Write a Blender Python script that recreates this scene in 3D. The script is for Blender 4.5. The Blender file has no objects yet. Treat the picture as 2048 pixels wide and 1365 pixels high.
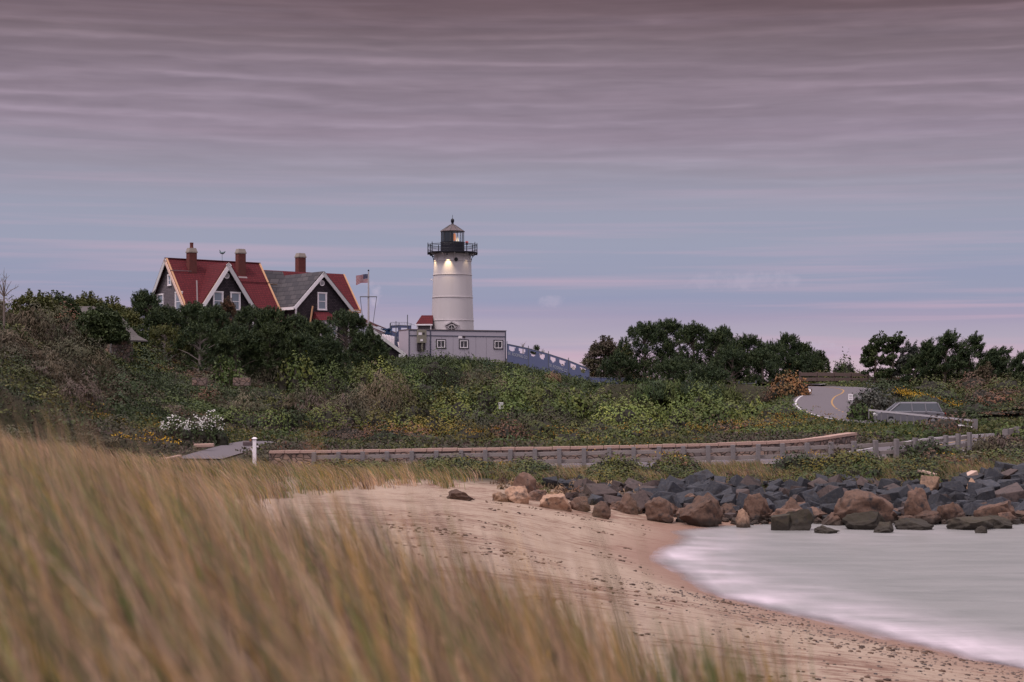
import bpy, math, random
import numpy as np
from mathutils import Vector, geometry
R = math.radians
rng = np.random.default_rng(7)
random.seed(7)
scene = bpy.context.scene
C = scene.collection

# ------------------------------------------------------------------ camera
F, CX, HY, EYE = 60/36*2048, 1024.0, 790.0, 5.2      # focal length in photo pixels, horizon row, eye height
cam_d = bpy.data.cameras.new('camera'); cam = bpy.data.objects.new('camera', cam_d); C.objects.link(cam)
cam.location = (0, 0, EYE); cam.rotation_euler = (R(90), 0, 0)
cam_d.lens = 60; cam_d.sensor_width = 36; cam_d.shift_y = 107.5/2048
cam_d.clip_start = 0.1; cam_d.clip_end = 12000
cam_d.dof.use_dof = True; cam_d.dof.focus_distance = 130; cam_d.dof.aperture_fstop = 2.8
scene.camera = cam

# ------------------------------------------------------------------ sky, sun, exposure
SUN_EL, SUN_AZ = 62, 228       # soft light from behind the camera, a little left
world = bpy.data.worlds.new('World'); scene.world = world; world.use_nodes = True
wn, wl = world.node_tree.nodes, world.node_tree.links
wn.clear()
def N(tree, typ, **kw):
    n = tree.nodes.new(typ)
    for k, v in kw.items():
        if k.startswith('i_'):
            key = k[2:]
            key = int(key) if key.isdigit() else key.replace('_', ' ')
            n.inputs[key].default_value = v
        else: setattr(n, k, v)
    return n
wt = world.node_tree
tc = N(wt, 'ShaderNodeTexCoord')
nrm = N(wt, 'ShaderNodeVectorMath', operation='NORMALIZE'); wl.new(tc.outputs['Generated'], nrm.inputs[0])
sep = N(wt, 'ShaderNodeSeparateXYZ'); wl.new(nrm.outputs[0], sep.inputs[0])
def M_(op, a, b=None, c=None, tree=wt, clamp=False):
    n = N(tree, 'ShaderNodeMath', operation=op); n.use_clamp = clamp
    for i, v in enumerate((a, b, c)):
        if v is None: continue
        if isinstance(v, (int, float)): n.inputs[i].default_value = v
        else: tree.links.new(v, n.inputs[i])
    return n.outputs[0]
def ramp(tree, fac, stops, interp='EASE'):
    n = N(tree, 'ShaderNodeValToRGB'); n.color_ramp.interpolation = interp
    el = n.color_ramp.elements
    while len(el) > 1: el.remove(el[-1])
    el[0].position = stops[0][0]; el[0].color = (*stops[0][1], 1)
    for p, c in stops[1:]:
        e = el.new(p); e.color = (*c, 1)
    tree.links.new(fac, n.inputs[0]); return n.outputs['Color']
def s2l(r, g, b):
    f = lambda c: (c/255/12.92) if c/255 <= 0.04045 else ((c/255+0.055)/1.055)**2.4
    return (f(r), f(g), f(b))
def noise(tree, vec, scale, detail=3, rough=.5, dist=0.0):
    n = N(tree, 'ShaderNodeTexNoise'); n.inputs['Scale'].default_value = scale
    n.inputs['Detail'].default_value = detail; n.inputs['Roughness'].default_value = rough
    n.inputs['Distortion'].default_value = dist
    if vec is not None: tree.links.new(vec, n.inputs['Vector'])
    return n.outputs['Fac']
def mapping(tree, vec, scale=(1,1,1), loc=(0,0,0), rot=(0,0,0)):
    n = N(tree, 'ShaderNodeMapping'); tree.links.new(vec, n.inputs['Vector'])
    n.inputs['Scale'].default_value = scale; n.inputs['Location'].default_value = loc; n.inputs['Rotation'].default_value = rot
    return n.outputs[0]
def mixc(tree, fac, a, b, mode='MIX'):
    n = N(tree, 'ShaderNodeMix'); n.data_type = 'RGBA'; n.blend_type = mode
    for i, v in ((0, fac), (6, a), (7, b)):
        if isinstance(v, (int, float)): n.inputs[i].default_value = v
        elif isinstance(v, tuple): n.inputs[i].default_value = (*v, 1)
        else: tree.links.new(v, n.inputs[i])
    return n.outputs[2]
z = sep.outputs[2]
# tilt of the bands: they rise slightly to the left
band = M_('ADD', z, M_('MULTIPLY', sep.outputs[0], 0.012))
w1 = noise(wt, mapping(wt, nrm.outputs[0], (4, 4, 40)), 1.0, 3, .5)
bandw = M_('ADD', band, M_('MULTIPLY', M_('SUBTRACT', w1, .5), 0.022))
el = M_('MULTIPLY', bandw, 2.5, clamp=True)           # elevation 0 .. 0.4
K = lambda py: (HY-py)/F/math.hypot(1, (HY-py)/F)*2.5
base = ramp(wt, el, [
    (0.0, s2l(214, 184, 194)), (K(700), s2l(200, 178, 193)), (K(660), s2l(178, 168, 188)), (K(630), s2l(168, 158, 184)),
    (K(590), s2l(153, 156, 183)), (K(500), s2l(158, 161, 183)), (K(420), s2l(158, 159, 179)), (K(340), s2l(156, 149, 165)),
    (K(270), s2l(153, 138, 154)), (K(180), s2l(142, 126, 139)), (K(90), s2l(129, 112, 121)), (K(0), s2l(112, 91, 97)),
    (.75, s2l(150, 135, 145)), (1.0, s2l(186, 176, 186))], 'LINEAR')
# thin pink bands low down
n_low = noise(wt, mapping(wt, nrm.outputs[0], (3.2, 3.2, 130), (3, 1, 7)), 1.0, 4, .55)
low_mask = ramp(wt, el, [(0, (1,1,1)), (K(640), (1,1,1)), (K(520), (.55,.55,.55)), (K(380), (.3,)*3), (K(250), (.1,.1,.1))], 'LINEAR')
pf = M_('MULTIPLY', M_('MULTIPLY', M_('SUBTRACT', n_low, .50), 4.0, clamp=True), low_mask, clamp=True)
c1 = mixc(wt, M_('MULTIPLY', pf, .95), base, s2l(200, 172, 192))
n_blue = noise(wt, mapping(wt, nrm.outputs[0], (2.6, 2.6, 85), (9, 4, 2)), 1.0, 4, .55)
bf = M_('MULTIPLY', M_('MULTIPLY', M_('SUBTRACT', n_blue, .52), 4.0, clamp=True), low_mask, clamp=True)
c2 = mixc(wt, M_('MULTIPLY', bf, .38), c1, s2l(138, 148, 184))
# upper rippled cloud deck: rows of smeared ripples
n_up = noise(wt, mapping(wt, nrm.outputs[0], (7, 7, 75), (1, 5, 3)), 1.0, 4, .6, .25)
n_up2 = noise(wt, mapping(wt, nrm.outputs[0], (22, 22, 210), (4, 2, 8)), 1.0, 3, .55, .3)
scal = noise(wt, mapping(wt, nrm.outputs[0], (38, 38, 60), (2, 7, 1)), 1.0, 2, .5)
wave0 = M_('SINE', M_('ADD', M_('MULTIPLY', M_('ADD', band, M_('MULTIPLY', M_('SUBTRACT', w1, .5), .03)), 600.0), M_('ADD', M_('MULTIPLY', n_up2, 1.6), M_('MULTIPLY', scal, 1.8))))
wave = M_('SUBTRACT', M_('MULTIPLY', M_('POWER', M_('MULTIPLY', M_('ADD', wave0, 1.0), .5), 1.8), 2.0), .75)
up_mask = ramp(wt, el, [(K(420), (0,0,0)), (K(330), (.45,)*3), (K(230), (1,1,1)), (.7, (.9,)*3), (1, (.6,)*3)], 'LINEAR')
amp = M_('MULTIPLY', M_('SUBTRACT', n_up, .33), 2.2, clamp=True)
rip = M_('ADD', M_('MULTIPLY', M_('MULTIPLY', wave, M_('MULTIPLY', amp, M_('ADD', .25, scal))), .27), M_('MULTIPLY', M_('SUBTRACT', n_up, .5), .42))
rip = M_('ADD', rip, M_('MULTIPLY', M_('SUBTRACT', n_up2, .5), .34))
gain = M_('ADD', 1.0, M_('MULTIPLY', rip, up_mask))
vm = N(wt, 'ShaderNodeVectorMath', operation='SCALE'); wl.new(c2, vm.inputs[0]); wl.new(gain, vm.inputs['Scale'])
c3 = vm.outputs[0]
# a few pale pink puffs low over the sea
def puff(px, py, w, h, strength, c_in):
    d = Vector(((px-CX)/F, 1, (HY-py)/F)).normalized()
    dx = M_('DIVIDE', M_('SUBTRACT', sep.outputs[0], d.x), w/F)
    dz = M_('DIVIDE', M_('SUBTRACT', sep.outputs[2], d.z), h/F)
    nn = noise(wt, nrm.outputs[0], 150, 4, .6)
    r = M_('ADD', M_('ADD', M_('MULTIPLY', dx, dx), M_('MULTIPLY', dz, dz)), M_('MULTIPLY', M_('SUBTRACT', nn, .45), 3.6))
    f = M_('MULTIPLY', M_('SUBTRACT', 1.0, r, clamp=True), strength)
    front = M_('GREATER_THAN', sep.outputs[1], 0.0)
    return mixc(wt, M_('MULTIPLY', f, front), c_in, s2l(198, 184, 204))
c3 = puff(745, 588, 22, 26, .6, c3)
c3 = puff(1102, 602, 30, 15, .3, c3)
c3 = puff(1490, 560, 130, 22, .25, c3)
c3 = puff(1600, 700, 120, 22, .5, c3)
# overhead and behind the camera the overcast is brighter (the west side of the dusk sky)
hi = ramp(wt, z, [(0.0, (0,0,0)), (.30, (0,0,0)), (.62, (1,1,1)), (1, (1,1,1))])
west = M_('MULTIPLY', M_('MULTIPLY', M_('SUBTRACT', M_('MULTIPLY', sep.outputs[1], -1.0), .05, clamp=True), 1.6, clamp=True), M_('SUBTRACT', 1.0, M_('MULTIPLY', z, 1.6, clamp=True)))
c4 = mixc(wt, hi, c3, (1.22, 1.08, 1.16))
c4 = mixc(wt, west, c4, (.46, .40, .44))
sky = N(wt, 'ShaderNodeTexSky'); sky.sky_type = 'NISHITA'; sky.sun_disc = False
sky.sun_elevation = R(SUN_EL); sky.sun_rotation = R(SUN_AZ)
skys = N(wt, 'ShaderNodeVectorMath', operation='SCALE'); wl.new(sky.outputs[0], skys.inputs[0]); skys.inputs['Scale'].default_value = .05
tot = mixc(wt, .94, skys.outputs[0], c4)
bg = N(wt, 'ShaderNodeBackground'); wl.new(tot, bg.inputs[0]); bg.inputs[1].default_value = 1.0
wo = N(wt, 'ShaderNodeOutputWorld'); wl.new(bg.outputs[0], wo.inputs[0])
world.cycles.sampling_method = 'MANUAL'; world.cycles.sample_map_resolution = 1024

sun_d = bpy.data.lights.new('sun', 'SUN'); sun = bpy.data.objects.new('sun', sun_d); C.objects.link(sun)
sun_d.energy = 1.9; sun_d.angle = R(11); sun_d.color = (1, .88, .84)
a, e = R(SUN_AZ), R(SUN_EL)
sdir = Vector((math.sin(a)*math.cos(e), math.cos(a)*math.cos(e), math.sin(e)))
sun.rotation_euler = sdir.to_track_quat('Z', 'Y').to_euler(); sun.location = (-30, -40, 60)

scene.view_settings.view_transform = 'Standard'; scene.view_settings.look = 'None'
scene.view_settings.exposure = 0; scene.view_settings.gamma = 1
scene.render.engine = 'CYCLES'
scene.cycles.use_denoising = True
scene.cycles.max_bounces = 5; scene.cycles.diffuse_bounces = 2; scene.cycles.glossy_bounces = 3
scene.cycles.transmission_bounces = 4; scene.cycles.transparent_max_bounces = 6

# ------------------------------------------------------------------ helpers
def at(px, py, D): return Vector(((px-CX)/F*D, D, EYE-(py-HY)/F*D))
def tag(o, label=None, cat=None, group=None, kind=None):
    for k, v in (('label', label), ('category', cat), ('group', group), ('kind', kind)):
        if v: o[k] = v
    return o
def thing(name, label, cat, loc=(0,0,0), group=None, rz=0):
    o = bpy.data.objects.new(name, None); C.objects.link(o); o.location = loc; o.rotation_euler = (0, 0, rz)
    o.empty_display_size = .2
    return tag(o, label, cat, group)
def link(name, me, parent=None, loc=None):
    o = bpy.data.objects.new(name, me); C.objects.link(o)
    if parent is not None: o.parent = parent
    if loc is not None: o.location = loc
    return o
def np_mesh(name, verts, faces, mat, cols=None, smooth=False):
    me = bpy.data.meshes.new(name)
    verts = np.asarray(verts, np.float32); faces = np.asarray(faces, np.int32)
    n, k = faces.shape
    me.vertices.add(len(verts)); me.vertices.foreach_set('co', verts.ravel())
    me.loops.add(n*k); me.loops.foreach_set('vertex_index', faces.ravel())
    me.polygons.add(n); me.polygons.foreach_set('loop_start', np.arange(0, n*k, k, dtype=np.int32))
    me.polygons.foreach_set('loop_total', np.full(n, k, np.int32))
    if smooth: me.polygons.foreach_set('use_smooth', np.ones(n, bool))
    if cols is not None:
        at_ = me.color_attributes.new('Col', 'FLOAT_COLOR', 'POINT')
        c = np.ones((len(verts), 4), np.float32); c[:, :3] = cols
        at_.data.foreach_set('color', c.ravel())
    me.materials.append(mat); me.update(calc_edges=True)
    return me
class MB:
    """collects faces in world space, linked as one mesh below its parent"""
    def __init__(s): s.v = []; s.f = []
    def poly(s, pts):
        b = len(s.v); s.v += [Vector(p) for p in pts]; s.f.append(tuple(range(b, b+len(pts)))); return s
    def hexa(s, p):   # 8 corners: bottom ring 0-3, top ring 4-7
        b = len(s.v); s.v += [Vector(q) for q in p]
        for f in ((3,2,1,0), (4,5,6,7), (0,1,5,4), (1,2,6,5), (2,3,7,6), (3,0,4,7)): s.f.append(tuple(b+i for i in f))
        return s
    def obox(s, c, ax, ay, az, hx, hy, hz):
        c, ax, ay, az = Vector(c), Vector(ax)*hx, Vector(ay)*hy, Vector(az)*hz
        return s.hexa([c-ax-ay-az, c+ax-ay-az, c+ax+ay-az, c-ax+ay-az, c-ax-ay+az, c+ax-ay+az, c+ax+ay+az, c-ax+ay+az])
    def box(s, c, hx, hy, hz): return s.obox(c, (1,0,0), (0,1,0), (0,0,1), hx, hy, hz)
    def slab(s, pts, t, up=None):
        pts = [Vector(p) for p in pts]
        n = (pts[1]-pts[0]).cross(pts[-1]-pts[0]).normalized() if up is None else Vector(up)
        k = len(pts); b = len(s.v); s.v += pts+[p-n*t for p in pts]
        s.f.append(tuple(range(b, b+k))); s.f.append(tuple(b+k+i for i in reversed(range(k))))
        for i in range(k):
            j = (i+1) % k; s.f.append((b+j, b+i, b+k+i, b+k+j))
        return s
    def beam(s, p0, p1, w, h, up=(0,0,1)):
        p0, p1 = Vector(p0), Vector(p1); d = (p1-p0); L = d.length; d.normalize()
        side = d.cross(Vector(up)).normalized(); u = side.cross(d).normalized()
        return s.obox((p0+p1)/2, d, side, u, L/2, w/2, h/2)
    def tube(s, pts, rad, n=8, caps=True):
        pts = [Vector(p) for p in pts]
        if isinstance(rad, (int, float)): rad = [rad]*len(pts)
        b = len(s.v)
        for i, p in enumerate(pts):
            d = (pts[min(i+1, len(pts)-1)]-pts[max(i-1, 0)]).normalized()
            x = d.cross(Vector((0,0,1)) if abs(d.z) < .95 else Vector((1,0,0))).normalized(); y = d.cross(x).normalized()
            for k in range(n):
                t = 2*math.pi*k/n; s.v.append(p+(x*math.cos(t)+y*math.sin(t))*rad[i])
        for i in range(len(pts)-1):
            for k in range(n):
                k2 = (k+1) % n; s.f.append((b+i*n+k, b+(i+1)*n+k, b+(i+1)*n+k2, b+i*n+k2))
        if caps:
            s.f.append(tuple(b+k for k in range(n))); s.f.append(tuple(b+(len(pts)-1)*n+k for k in reversed(range(n))))
        return s
    def lathe(s, prof, c, n=48, a0=0, a1=2*math.pi, off=0):
        c = Vector(c); full = abs(a1-a0-2*math.pi) < 1e-6; m = n if full else n+1; b = len(s.v)
        for r, zz in prof:
            for k in range(m):
                t = a0+off+(a1-a0)*k/n; s.v.append(c+Vector((r*math.cos(t), r*math.sin(t), zz)))
        for i in range(len(prof)-1):
            for k in range(n):
                k2 = (k+1) % m; s.f.append((b+i*m+k, b+i*m+k2, b+(i+1)*m+k2, b+(i+1)*m+k))
        return s
    def prism(s, prof, o, a, up, ext, e0, e1):
        o, a, up, ext = Vector(o), Vector(a), Vector(up), Vector(ext)
        p0 = [o+a*x+up*y+ext*e0 for x, y in prof]; p1 = [o+a*x+up*y+ext*e1 for x, y in prof]
        k = len(prof); b = len(s.v); s.v += p0+p1
        s.f.append(tuple(range(b, b+k))); s.f.append(tuple(b+k+i for i in reversed(range(k))))
        for i in range(k):
            j = (i+1) % k; s.f.append((b+j, b+i, b+k+i, b+k+j))
        return s
    def mesh(s, name, mat, origin=(0,0,0), smooth=False):
        o = Vector(origin); me = bpy.data.meshes.new(name)
        me.from_pydata([tuple(v-o) for v in s.v], [], s.f)
        me.materials.append(mat)
        if smooth:
            me.polygons.foreach_set('use_smooth', np.ones(len(me.polygons), bool))
        me.update(); return me
    def build(s, name, mat, parent=None, smooth=False, bevel=0):
        org = Vector((0,0,0)); p = parent
        while p is not None: org += p.location; p = p.parent
        if parent is None and s.v:
            org = sum(s.v, Vector())/len(s.v); org.z = min(v.z for v in s.v)
        me = s.mesh(name, mat, org, smooth)
        o = link(name, me, parent, None if parent is not None else org)
        if smooth:
            m = o.modifiers.new('edge', 'EDGE_SPLIT'); m.split_angle = R(40)
        if bevel:
            m = o.modifiers.new('bevel', 'BEVEL'); m.width = bevel; m.segments = 2
        return o
def copy_tree(o, parent=None):
    c = o.copy(); C.objects.link(c)
    if parent is not None: c.parent = parent
    for ch in list(o.children): copy_tree(ch, c)
    return c

# ------------------------------------------------------------------ materials
MATS = {}
def mat(name, color=(.5,.5,.5), rough=.7, metal=0, spec=.3, var=.0, vscale=3, bump=0, bscale=20, emit=None, estr=0, trans=0):
    if name in MATS: return MATS[name]
    m = bpy.data.materials.new(name); m.use_nodes = True; t = m.node_tree
    b = t.nodes['Principled BSDF']; b.inputs['Base Color'].default_value = (*color, 1)
    b.inputs['Roughness'].default_value = rough; b.inputs['Metallic'].default_value = metal
    b.inputs['Specular IOR Level'].default_value = spec
    if trans: b.inputs['Transmission Weight'].default_value = trans
    if emit: b.inputs['Emission Color'].default_value = (*emit, 1); b.inputs['Emission Strength'].default_value = estr
    if var or bump:
        co = N(t, 'ShaderNodeTexCoord').outputs['Object']
        if var:
            n = noise(t, co, vscale, 5, .62)
            f = M_('ADD', 1-var, M_('MULTIPLY', n, 2*var), tree=t)
            v = N(t, 'ShaderNodeVectorMath', operation='SCALE'); v.inputs[0].default_value = color; t.links.new(f, v.inputs['Scale'])
            t.links.new(v.outputs[0], b.inputs['Base Color'])
        if bump:
            bp = N(t, 'ShaderNodeBump'); bp.inputs['Strength'].default_value = bump; bp.inputs['Distance'].default_value = .05
            t.links.new(noise(t, co, bscale, 5, .6), bp.inputs['Height']); t.links.new(bp.outputs[0], b.inputs['Normal'])
    MATS[name] = m; return m
def foliage_mat(name, rough=.6, spec=.25, trans=.18):
    m = bpy.data.materials.new(name); m.use_nodes = True; t = m.node_tree
    b = t.nodes['Principled BSDF']; a = N(t, 'ShaderNodeVertexColor', layer_name='Col')
    t.links.new(a.outputs[0], b.inputs['Base Color']); b.inputs['Roughness'].default_value = rough
    b.inputs['Specular IOR Level'].default_value = spec
    if trans:
        tr = N(t, 'ShaderNodeBsdfTranslucent'); t.links.new(a.outputs[0], tr.inputs[0])
        mx = N(t, 'ShaderNodeMixShader'); mx.inputs[0].default_value = trans
        out = t.nodes['Material Output']
        t.links.new(b.outputs[0], mx.inputs[1]); t.links.new(tr.outputs[0], mx.inputs[2]); t.links.new(mx.outputs[0], out.inputs[0])
    return m
FOL = foliage_mat('foliage', trans=.05); GRASS = foliage_mat('grass_blades', .6, .15, .25)
BARK = mat('bark', (.17, .135, .12), .9, var=.35, vscale=8)
DEADWOOD = mat('dead_wood', (.26, .22, .21), .9, var=.3, vscale=8)
WHITE = mat('white_paint', (.66, .62, .66), .5, var=.05)
GLASS = mat('window_glass', (.22, .26, .33), .12, spec=.6)
RAW = mat('raw_timber', (.42, .235, .135), .7, var=.15)

# house coordinates: U runs along the ridges (right and away), V faces the camera side
U = Vector((.788, .616, 0)); V = Vector((.616, -.788, 0)); Z = Vector((0,0,1))
def course_mat(name, c1, c2, mortar, bw, bh, rough=.85, bumpd=.03, mort=.02, axis=None, var=.35):
    m = bpy.data.materials.new(name); m.use_nodes = True; t = m.node_tree
    b = t.nodes['Principled BSDF']; b.inputs['Roughness'].default_value = rough; b.inputs['Specular IOR Level'].default_value = .2
    geo = N(t, 'ShaderNodeNewGeometry')
    dt = N(t, 'ShaderNodeVectorMath', operation='DOT_PRODUCT'); t.links.new(geo.outputs['Position'], dt.inputs[0])
    dt.inputs[1].default_value = axis or (U+V*.97)
    sp = N(t, 'ShaderNodeSeparateXYZ'); t.links.new(geo.outputs['Position'], sp.inputs[0])
    cb = N(t, 'ShaderNodeCombineXYZ'); t.links.new(dt.outputs['Value'], cb.inputs[0]); t.links.new(sp.outputs[2], cb.inputs[1])
    br = N(t, 'ShaderNodeTexBrick'); t.links.new(cb.outputs[0], br.inputs['Vector'])
    br.inputs['Color1'].default_value = (*c1, 1); br.inputs['Color2'].default_value = (*c2, 1); br.inputs['Mortar'].default_value = (*mortar, 1)
    br.inputs['Scale'].default_value = 1; br.inputs['Brick Width'].default_value = bw; br.inputs['Row Height'].default_value = bh
    br.inputs['Mortar Size'].default_value = mort; br.inputs['Mortar Smooth'].default_value = .3
    n = noise(t, geo.outputs['Position'], 1.3, 6, .65)
    f = M_('ADD', 1-var, M_('MULTIPLY', n, 2*var), tree=t)
    v = N(t, 'ShaderNodeVectorMath', operation='SCALE'); t.links.new(br.outputs[0], v.inputs[0]); t.links.new(f, v.inputs['Scale'])
    t.links.new(v.outputs[0], b.inputs['Base Color'])
    bp = N(t, 'ShaderNodeBump'); bp.inputs['Strength'].default_value = .5; bp.inputs['Distance'].default_value = bumpd; bp.invert = True
    t.links.new(br.outputs['Fac'], bp.inputs['Height']); t.links.new(bp.outputs[0], b.inputs['Normal'])
    return m
RED_ROOF = course_mat('red_shingle_roof', (.125,.019,.025), (.095,.015,.021), (.06,.012,.016), .3, .2, mort=.03)
SHINGLE_DARK = course_mat('dark_shingle_wall', (.034,.027,.034), (.062,.048,.058), (.014,.012,.016), .28, .15, mort=.022)
SHINGLE_PALE = course_mat('weathered_shingle_wall', (.13,.112,.13), (.17,.145,.165), (.06,.052,.062), .28, .15, mort=.018)
BRICK = course_mat('chimney_brick', (.17,.045,.04), (.13,.038,.035), (.10,.06,.055), .22, .08, mort=.012)
FELT = course_mat('grey_felt_roof', (.07,.066,.078), (.12,.108,.118), (.05,.047,.055), 1.1, .5, mort=.04, var=.7)
FELT_BROWN = mat('brown_felt', (.085,.065,.06), .85, var=.25, vscale=2)
CONCRETE = mat('chimney_cap', (.24,.21,.19), .9, var=.2)
STONE_AX = (1, 0.2, 0)
FIELDSTONE = course_mat('field_stone', (.33,.21,.17), (.19,.145,.14), (.07,.055,.05), .46, .19, bumpd=.08, mort=.03, axis=STONE_AX, var=.6)
def stone_mat(name, cols_, scale):
    m = bpy.data.materials.new(name); m.use_nodes = True; t = m.node_tree; L = t.links
    b = t.nodes['Principled BSDF']; b.inputs['Roughness'].default_value = .9; b.inputs['Specular IOR Level'].default_value = .2
    pos = N(t, 'ShaderNodeNewGeometry').outputs['Position']; mp = mapping(t, pos, (scale, scale, scale*1.5))
    v1 = N(t, 'ShaderNodeTexVoronoi'); v1.inputs['Scale'].default_value = 1; L.new(mp, v1.inputs['Vector'])
    v2 = N(t, 'ShaderNodeTexVoronoi'); v2.feature = 'DISTANCE_TO_EDGE'; v2.inputs['Scale'].default_value = 1; L.new(mp, v2.inputs['Vector'])
    sp = N(t, 'ShaderNodeSeparateColor'); L.new(v1.outputs['Color'], sp.inputs[0])
    c = ramp(t, sp.outputs[0], [(i/(len(cols_)-1), k) for i, k in enumerate(cols_)], 'LINEAR')
    e_ = M_('MULTIPLY', v2.outputs['Distance'], 9.0, tree=t, clamp=True); c = mixc(t, e_, (.05,.042,.04), c)
    c = mixc(t, M_('MULTIPLY', noise(t, pos, 6, 4, .6), .4, tree=t), c, (.12,.09,.08)); L.new(c, b.inputs['Base Color'])
    bp = N(t, 'ShaderNodeBump'); bp.inputs['Strength'].default_value = .6; bp.inputs['Distance'].default_value = .08; L.new(e_, bp.inputs['Height']); L.new(bp.outputs[0], b.inputs['Normal'])
    return m
FIELDSTONE = stone_mat('field_stone_wall', [(.36,.24,.20), (.22,.17,.16), (.42,.28,.22), (.17,.14,.14), (.30,.21,.18)], 2.6)
GREY_WOOD = mat('weathered_timber', (.20,.18,.19), .85, var=.35, vscale=5, bump=.4)
RAIL_WOOD = mat('weathered_rail', (.25,.215,.215), .85, var=.3, vscale=3, bump=.4)
ASPHALT = mat('asphalt', (.105,.092,.104), .9, spec=.2, var=.14, vscale=1.2, bump=.2, bscale=30)
LINE_W = mat('white_road_line', (.42,.40,.42), .7, var=.1); LINE_Y = mat('yellow_road_line', (.26,.15,.06), .7, var=.1)

# ------------------------------------------------------------------ roads (centre lines: px, py, distance)
def road_pts(raw, step=.8):
    P = [Vector(p) for p in raw]; out = []
    for i in range(len(P)-1):
        p0, p1, p2, p3 = P[max(i-1,0)], P[i], P[i+1], P[min(i+2,len(P)-1)]
        n = max(2, int((p2-p1).length/step))
        for k in range(n):
            t = k/n
            out.append(.5*((2*p1)+(p2-p0)*t+(2*p0-5*p1+4*p2-p3)*t*t+(3*p1-p0-3*p2+p3)*t**3))
    out.append(P[-1]); return out
main_raw = [(-60, 93, 1.6), (-40, 90.5, 1.35), (-28, 89, 1.25), (-14, 88.2, 1.3), (0, 87.8, 1.5), (10, 87.2, 1.72), (17, 88, 1.95), (21.5, 91.5, 2.25),
            (27, 99.3, 2.65), (33, 104.5, 2.85), (38.5, 109, 2.95), (38.5, 115.5, 3.0), (34, 118.6, 2.98), (29, 119.4, 3.0), (25.6, 121.4, 3.35),
            (24.2, 125, 3.95), (24.3, 129.5, 4.5), (25.4, 134.5, 5.0), (26.9, 139, 5.35), (27.6, 143, 5.65), (26.6, 147, 5.9), (24, 149.6, 6.02),
            tuple(at(1590, 768, 151)), tuple(at(1500, 768, 152)), (12, 153, 6.2)]
drive_raw = [tuple(at(395, 918, 90.5)), tuple(at(430, 908, 94)), tuple(at(478, 894, 101)), tuple(at(508, 886.5, 105.5)), tuple(at(526, 883, 108))]
MAIN = road_pts(main_raw); DRIVE = road_pts(drive_raw)
HW_MAIN, HW_DRIVE = 3.0, 1.35

# ------------------------------------------------------------------ terrain heights
ctrl = []
def G(px, py, D):
    dip = 34*min(1, max(0, (D-99)/8))*min(1, max(0, (157-D)/8))*min(1, max(0, (px-340)/120))*min(1, max(0, (1600-px)/90)) if px > 340 else 0    # hollow ground the tall thicket stands in
    ctrl.append(tuple(at(px, py+dip, D)))
def P(*rows):
    for r in rows: ctrl.append(r)
P((0,0,4.15),(.9,0,4.0),(2,0,3.4),(4,0,2.4),(-.9,3,4.25),(-.3,3,4.2),(.3,3,4.18),(.9,3,4.05),(1.6,3,3.5),(8,0,1.2),(15,0,.2),(24,0,-.8),(-6,0,4.4),(-15,0,4.5),(-60,0,5),(-150,-20,6),(150,-20,-2),(0,-20,4),(60,0,-2),
  (-2.3,7,4.2),(-1.07,7,3.88),(-.25,7,3.72),(.26,7,3.62),(.8,7,3.4),(1.7,7,2.4),(3.5,7,1.4),(7,8,.8),(13,8,.3),(20,8,-.6),
  (-8,10,4.3),(-3.6,12,3.9),(-1.8,12,3.4),(-.4,12,3.0),(.5,12,2.4),(1.6,12,1.7),(4,12,1.2),(12,14,.3),(17,14,-.5),
  (-12,18,3.9),(-5.5,18,3.3),(-2.8,18,2.6),(-.8,18,1.9),(.6,18,1.45),(3,18,1.15),
  (-14,25,3.5),(-8,25,3.0),(-4,25,2.1),(-1.5,25,1.55),(1,25,1.15),(4,25,.9),(8,25,.5),(12.5,25,0),(18,25,-.7),(40,25,-2),
  (-20,35,3.4),(-12,35,3.0),(-7,35,2.3),(-4.5,35,1.6),(-1.5,35,1.35),(1.5,35,1.05),(4.5,35,.6),(8.2,35,0.02),(13,35,-.7),(40,35,-2),
  (-24,45,3.2),(-16,45,2.9),(-9,45,2.15),(-6,45,1.6),(-3,45,1.4),(0,45,1.1),(2.5,45,.5),(4.8,45,0.02),(9,45,-.5),(40,45,-2),
  (-28,55,2.9),(-20,55,2.7),(-11,55,1.95),(-8,55,1.6),(-5,55,1.5),(-1,55,1.2),(1.6,55,.5),(4.1,55,0.01),(8,55,-.5),(40,55,-2),
  (-30,63,2.8),(-26,72,3.4),(-21,72,3.1),(-22,63,3.0),(-13,63,1.95),(-9,63,1.5),(-6,63,1.45),(-2,63,1.25),(2,63,.75),(6.1,63.5,0.0),(10,63,-.5),(40,63,-2),
  (-32,66,3.6),(-14,69,2.1),(-9,69,1.8),(-6,69,1.65),(-3,68,1.4),(1,68,.95),(5.2,68,.1),(7.5,68.6,.02),(14,69.5,-.1),(20,70,-.15),(26,70.5,-.2),(45,72,-1.5),
  (-34,79,3.4),(-28,80,3.0),(-23,80,2.4),(-18,78,1.75),(-10,78,1.6),(-2,78,1.55),(4,78,1.3),(12,78,1.35),(18,79,1.5),(24,80,1.85),(32,81,2.3),(50,85,2),
  (-60,70,3.5),(-60,88,3.5),(-14,95,2.1),(-12,93.5,2.0),(0,93.5,2.25),(10,94,2.5),(16,95,2.65),(19.5,98,2.8),
  (25,90,2.0),(30,92,3.1),(27.5,90.5,2.7),(36,94,4.0),(50,98,4.6),(29,86,2.3),(26,84,1.95))
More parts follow.
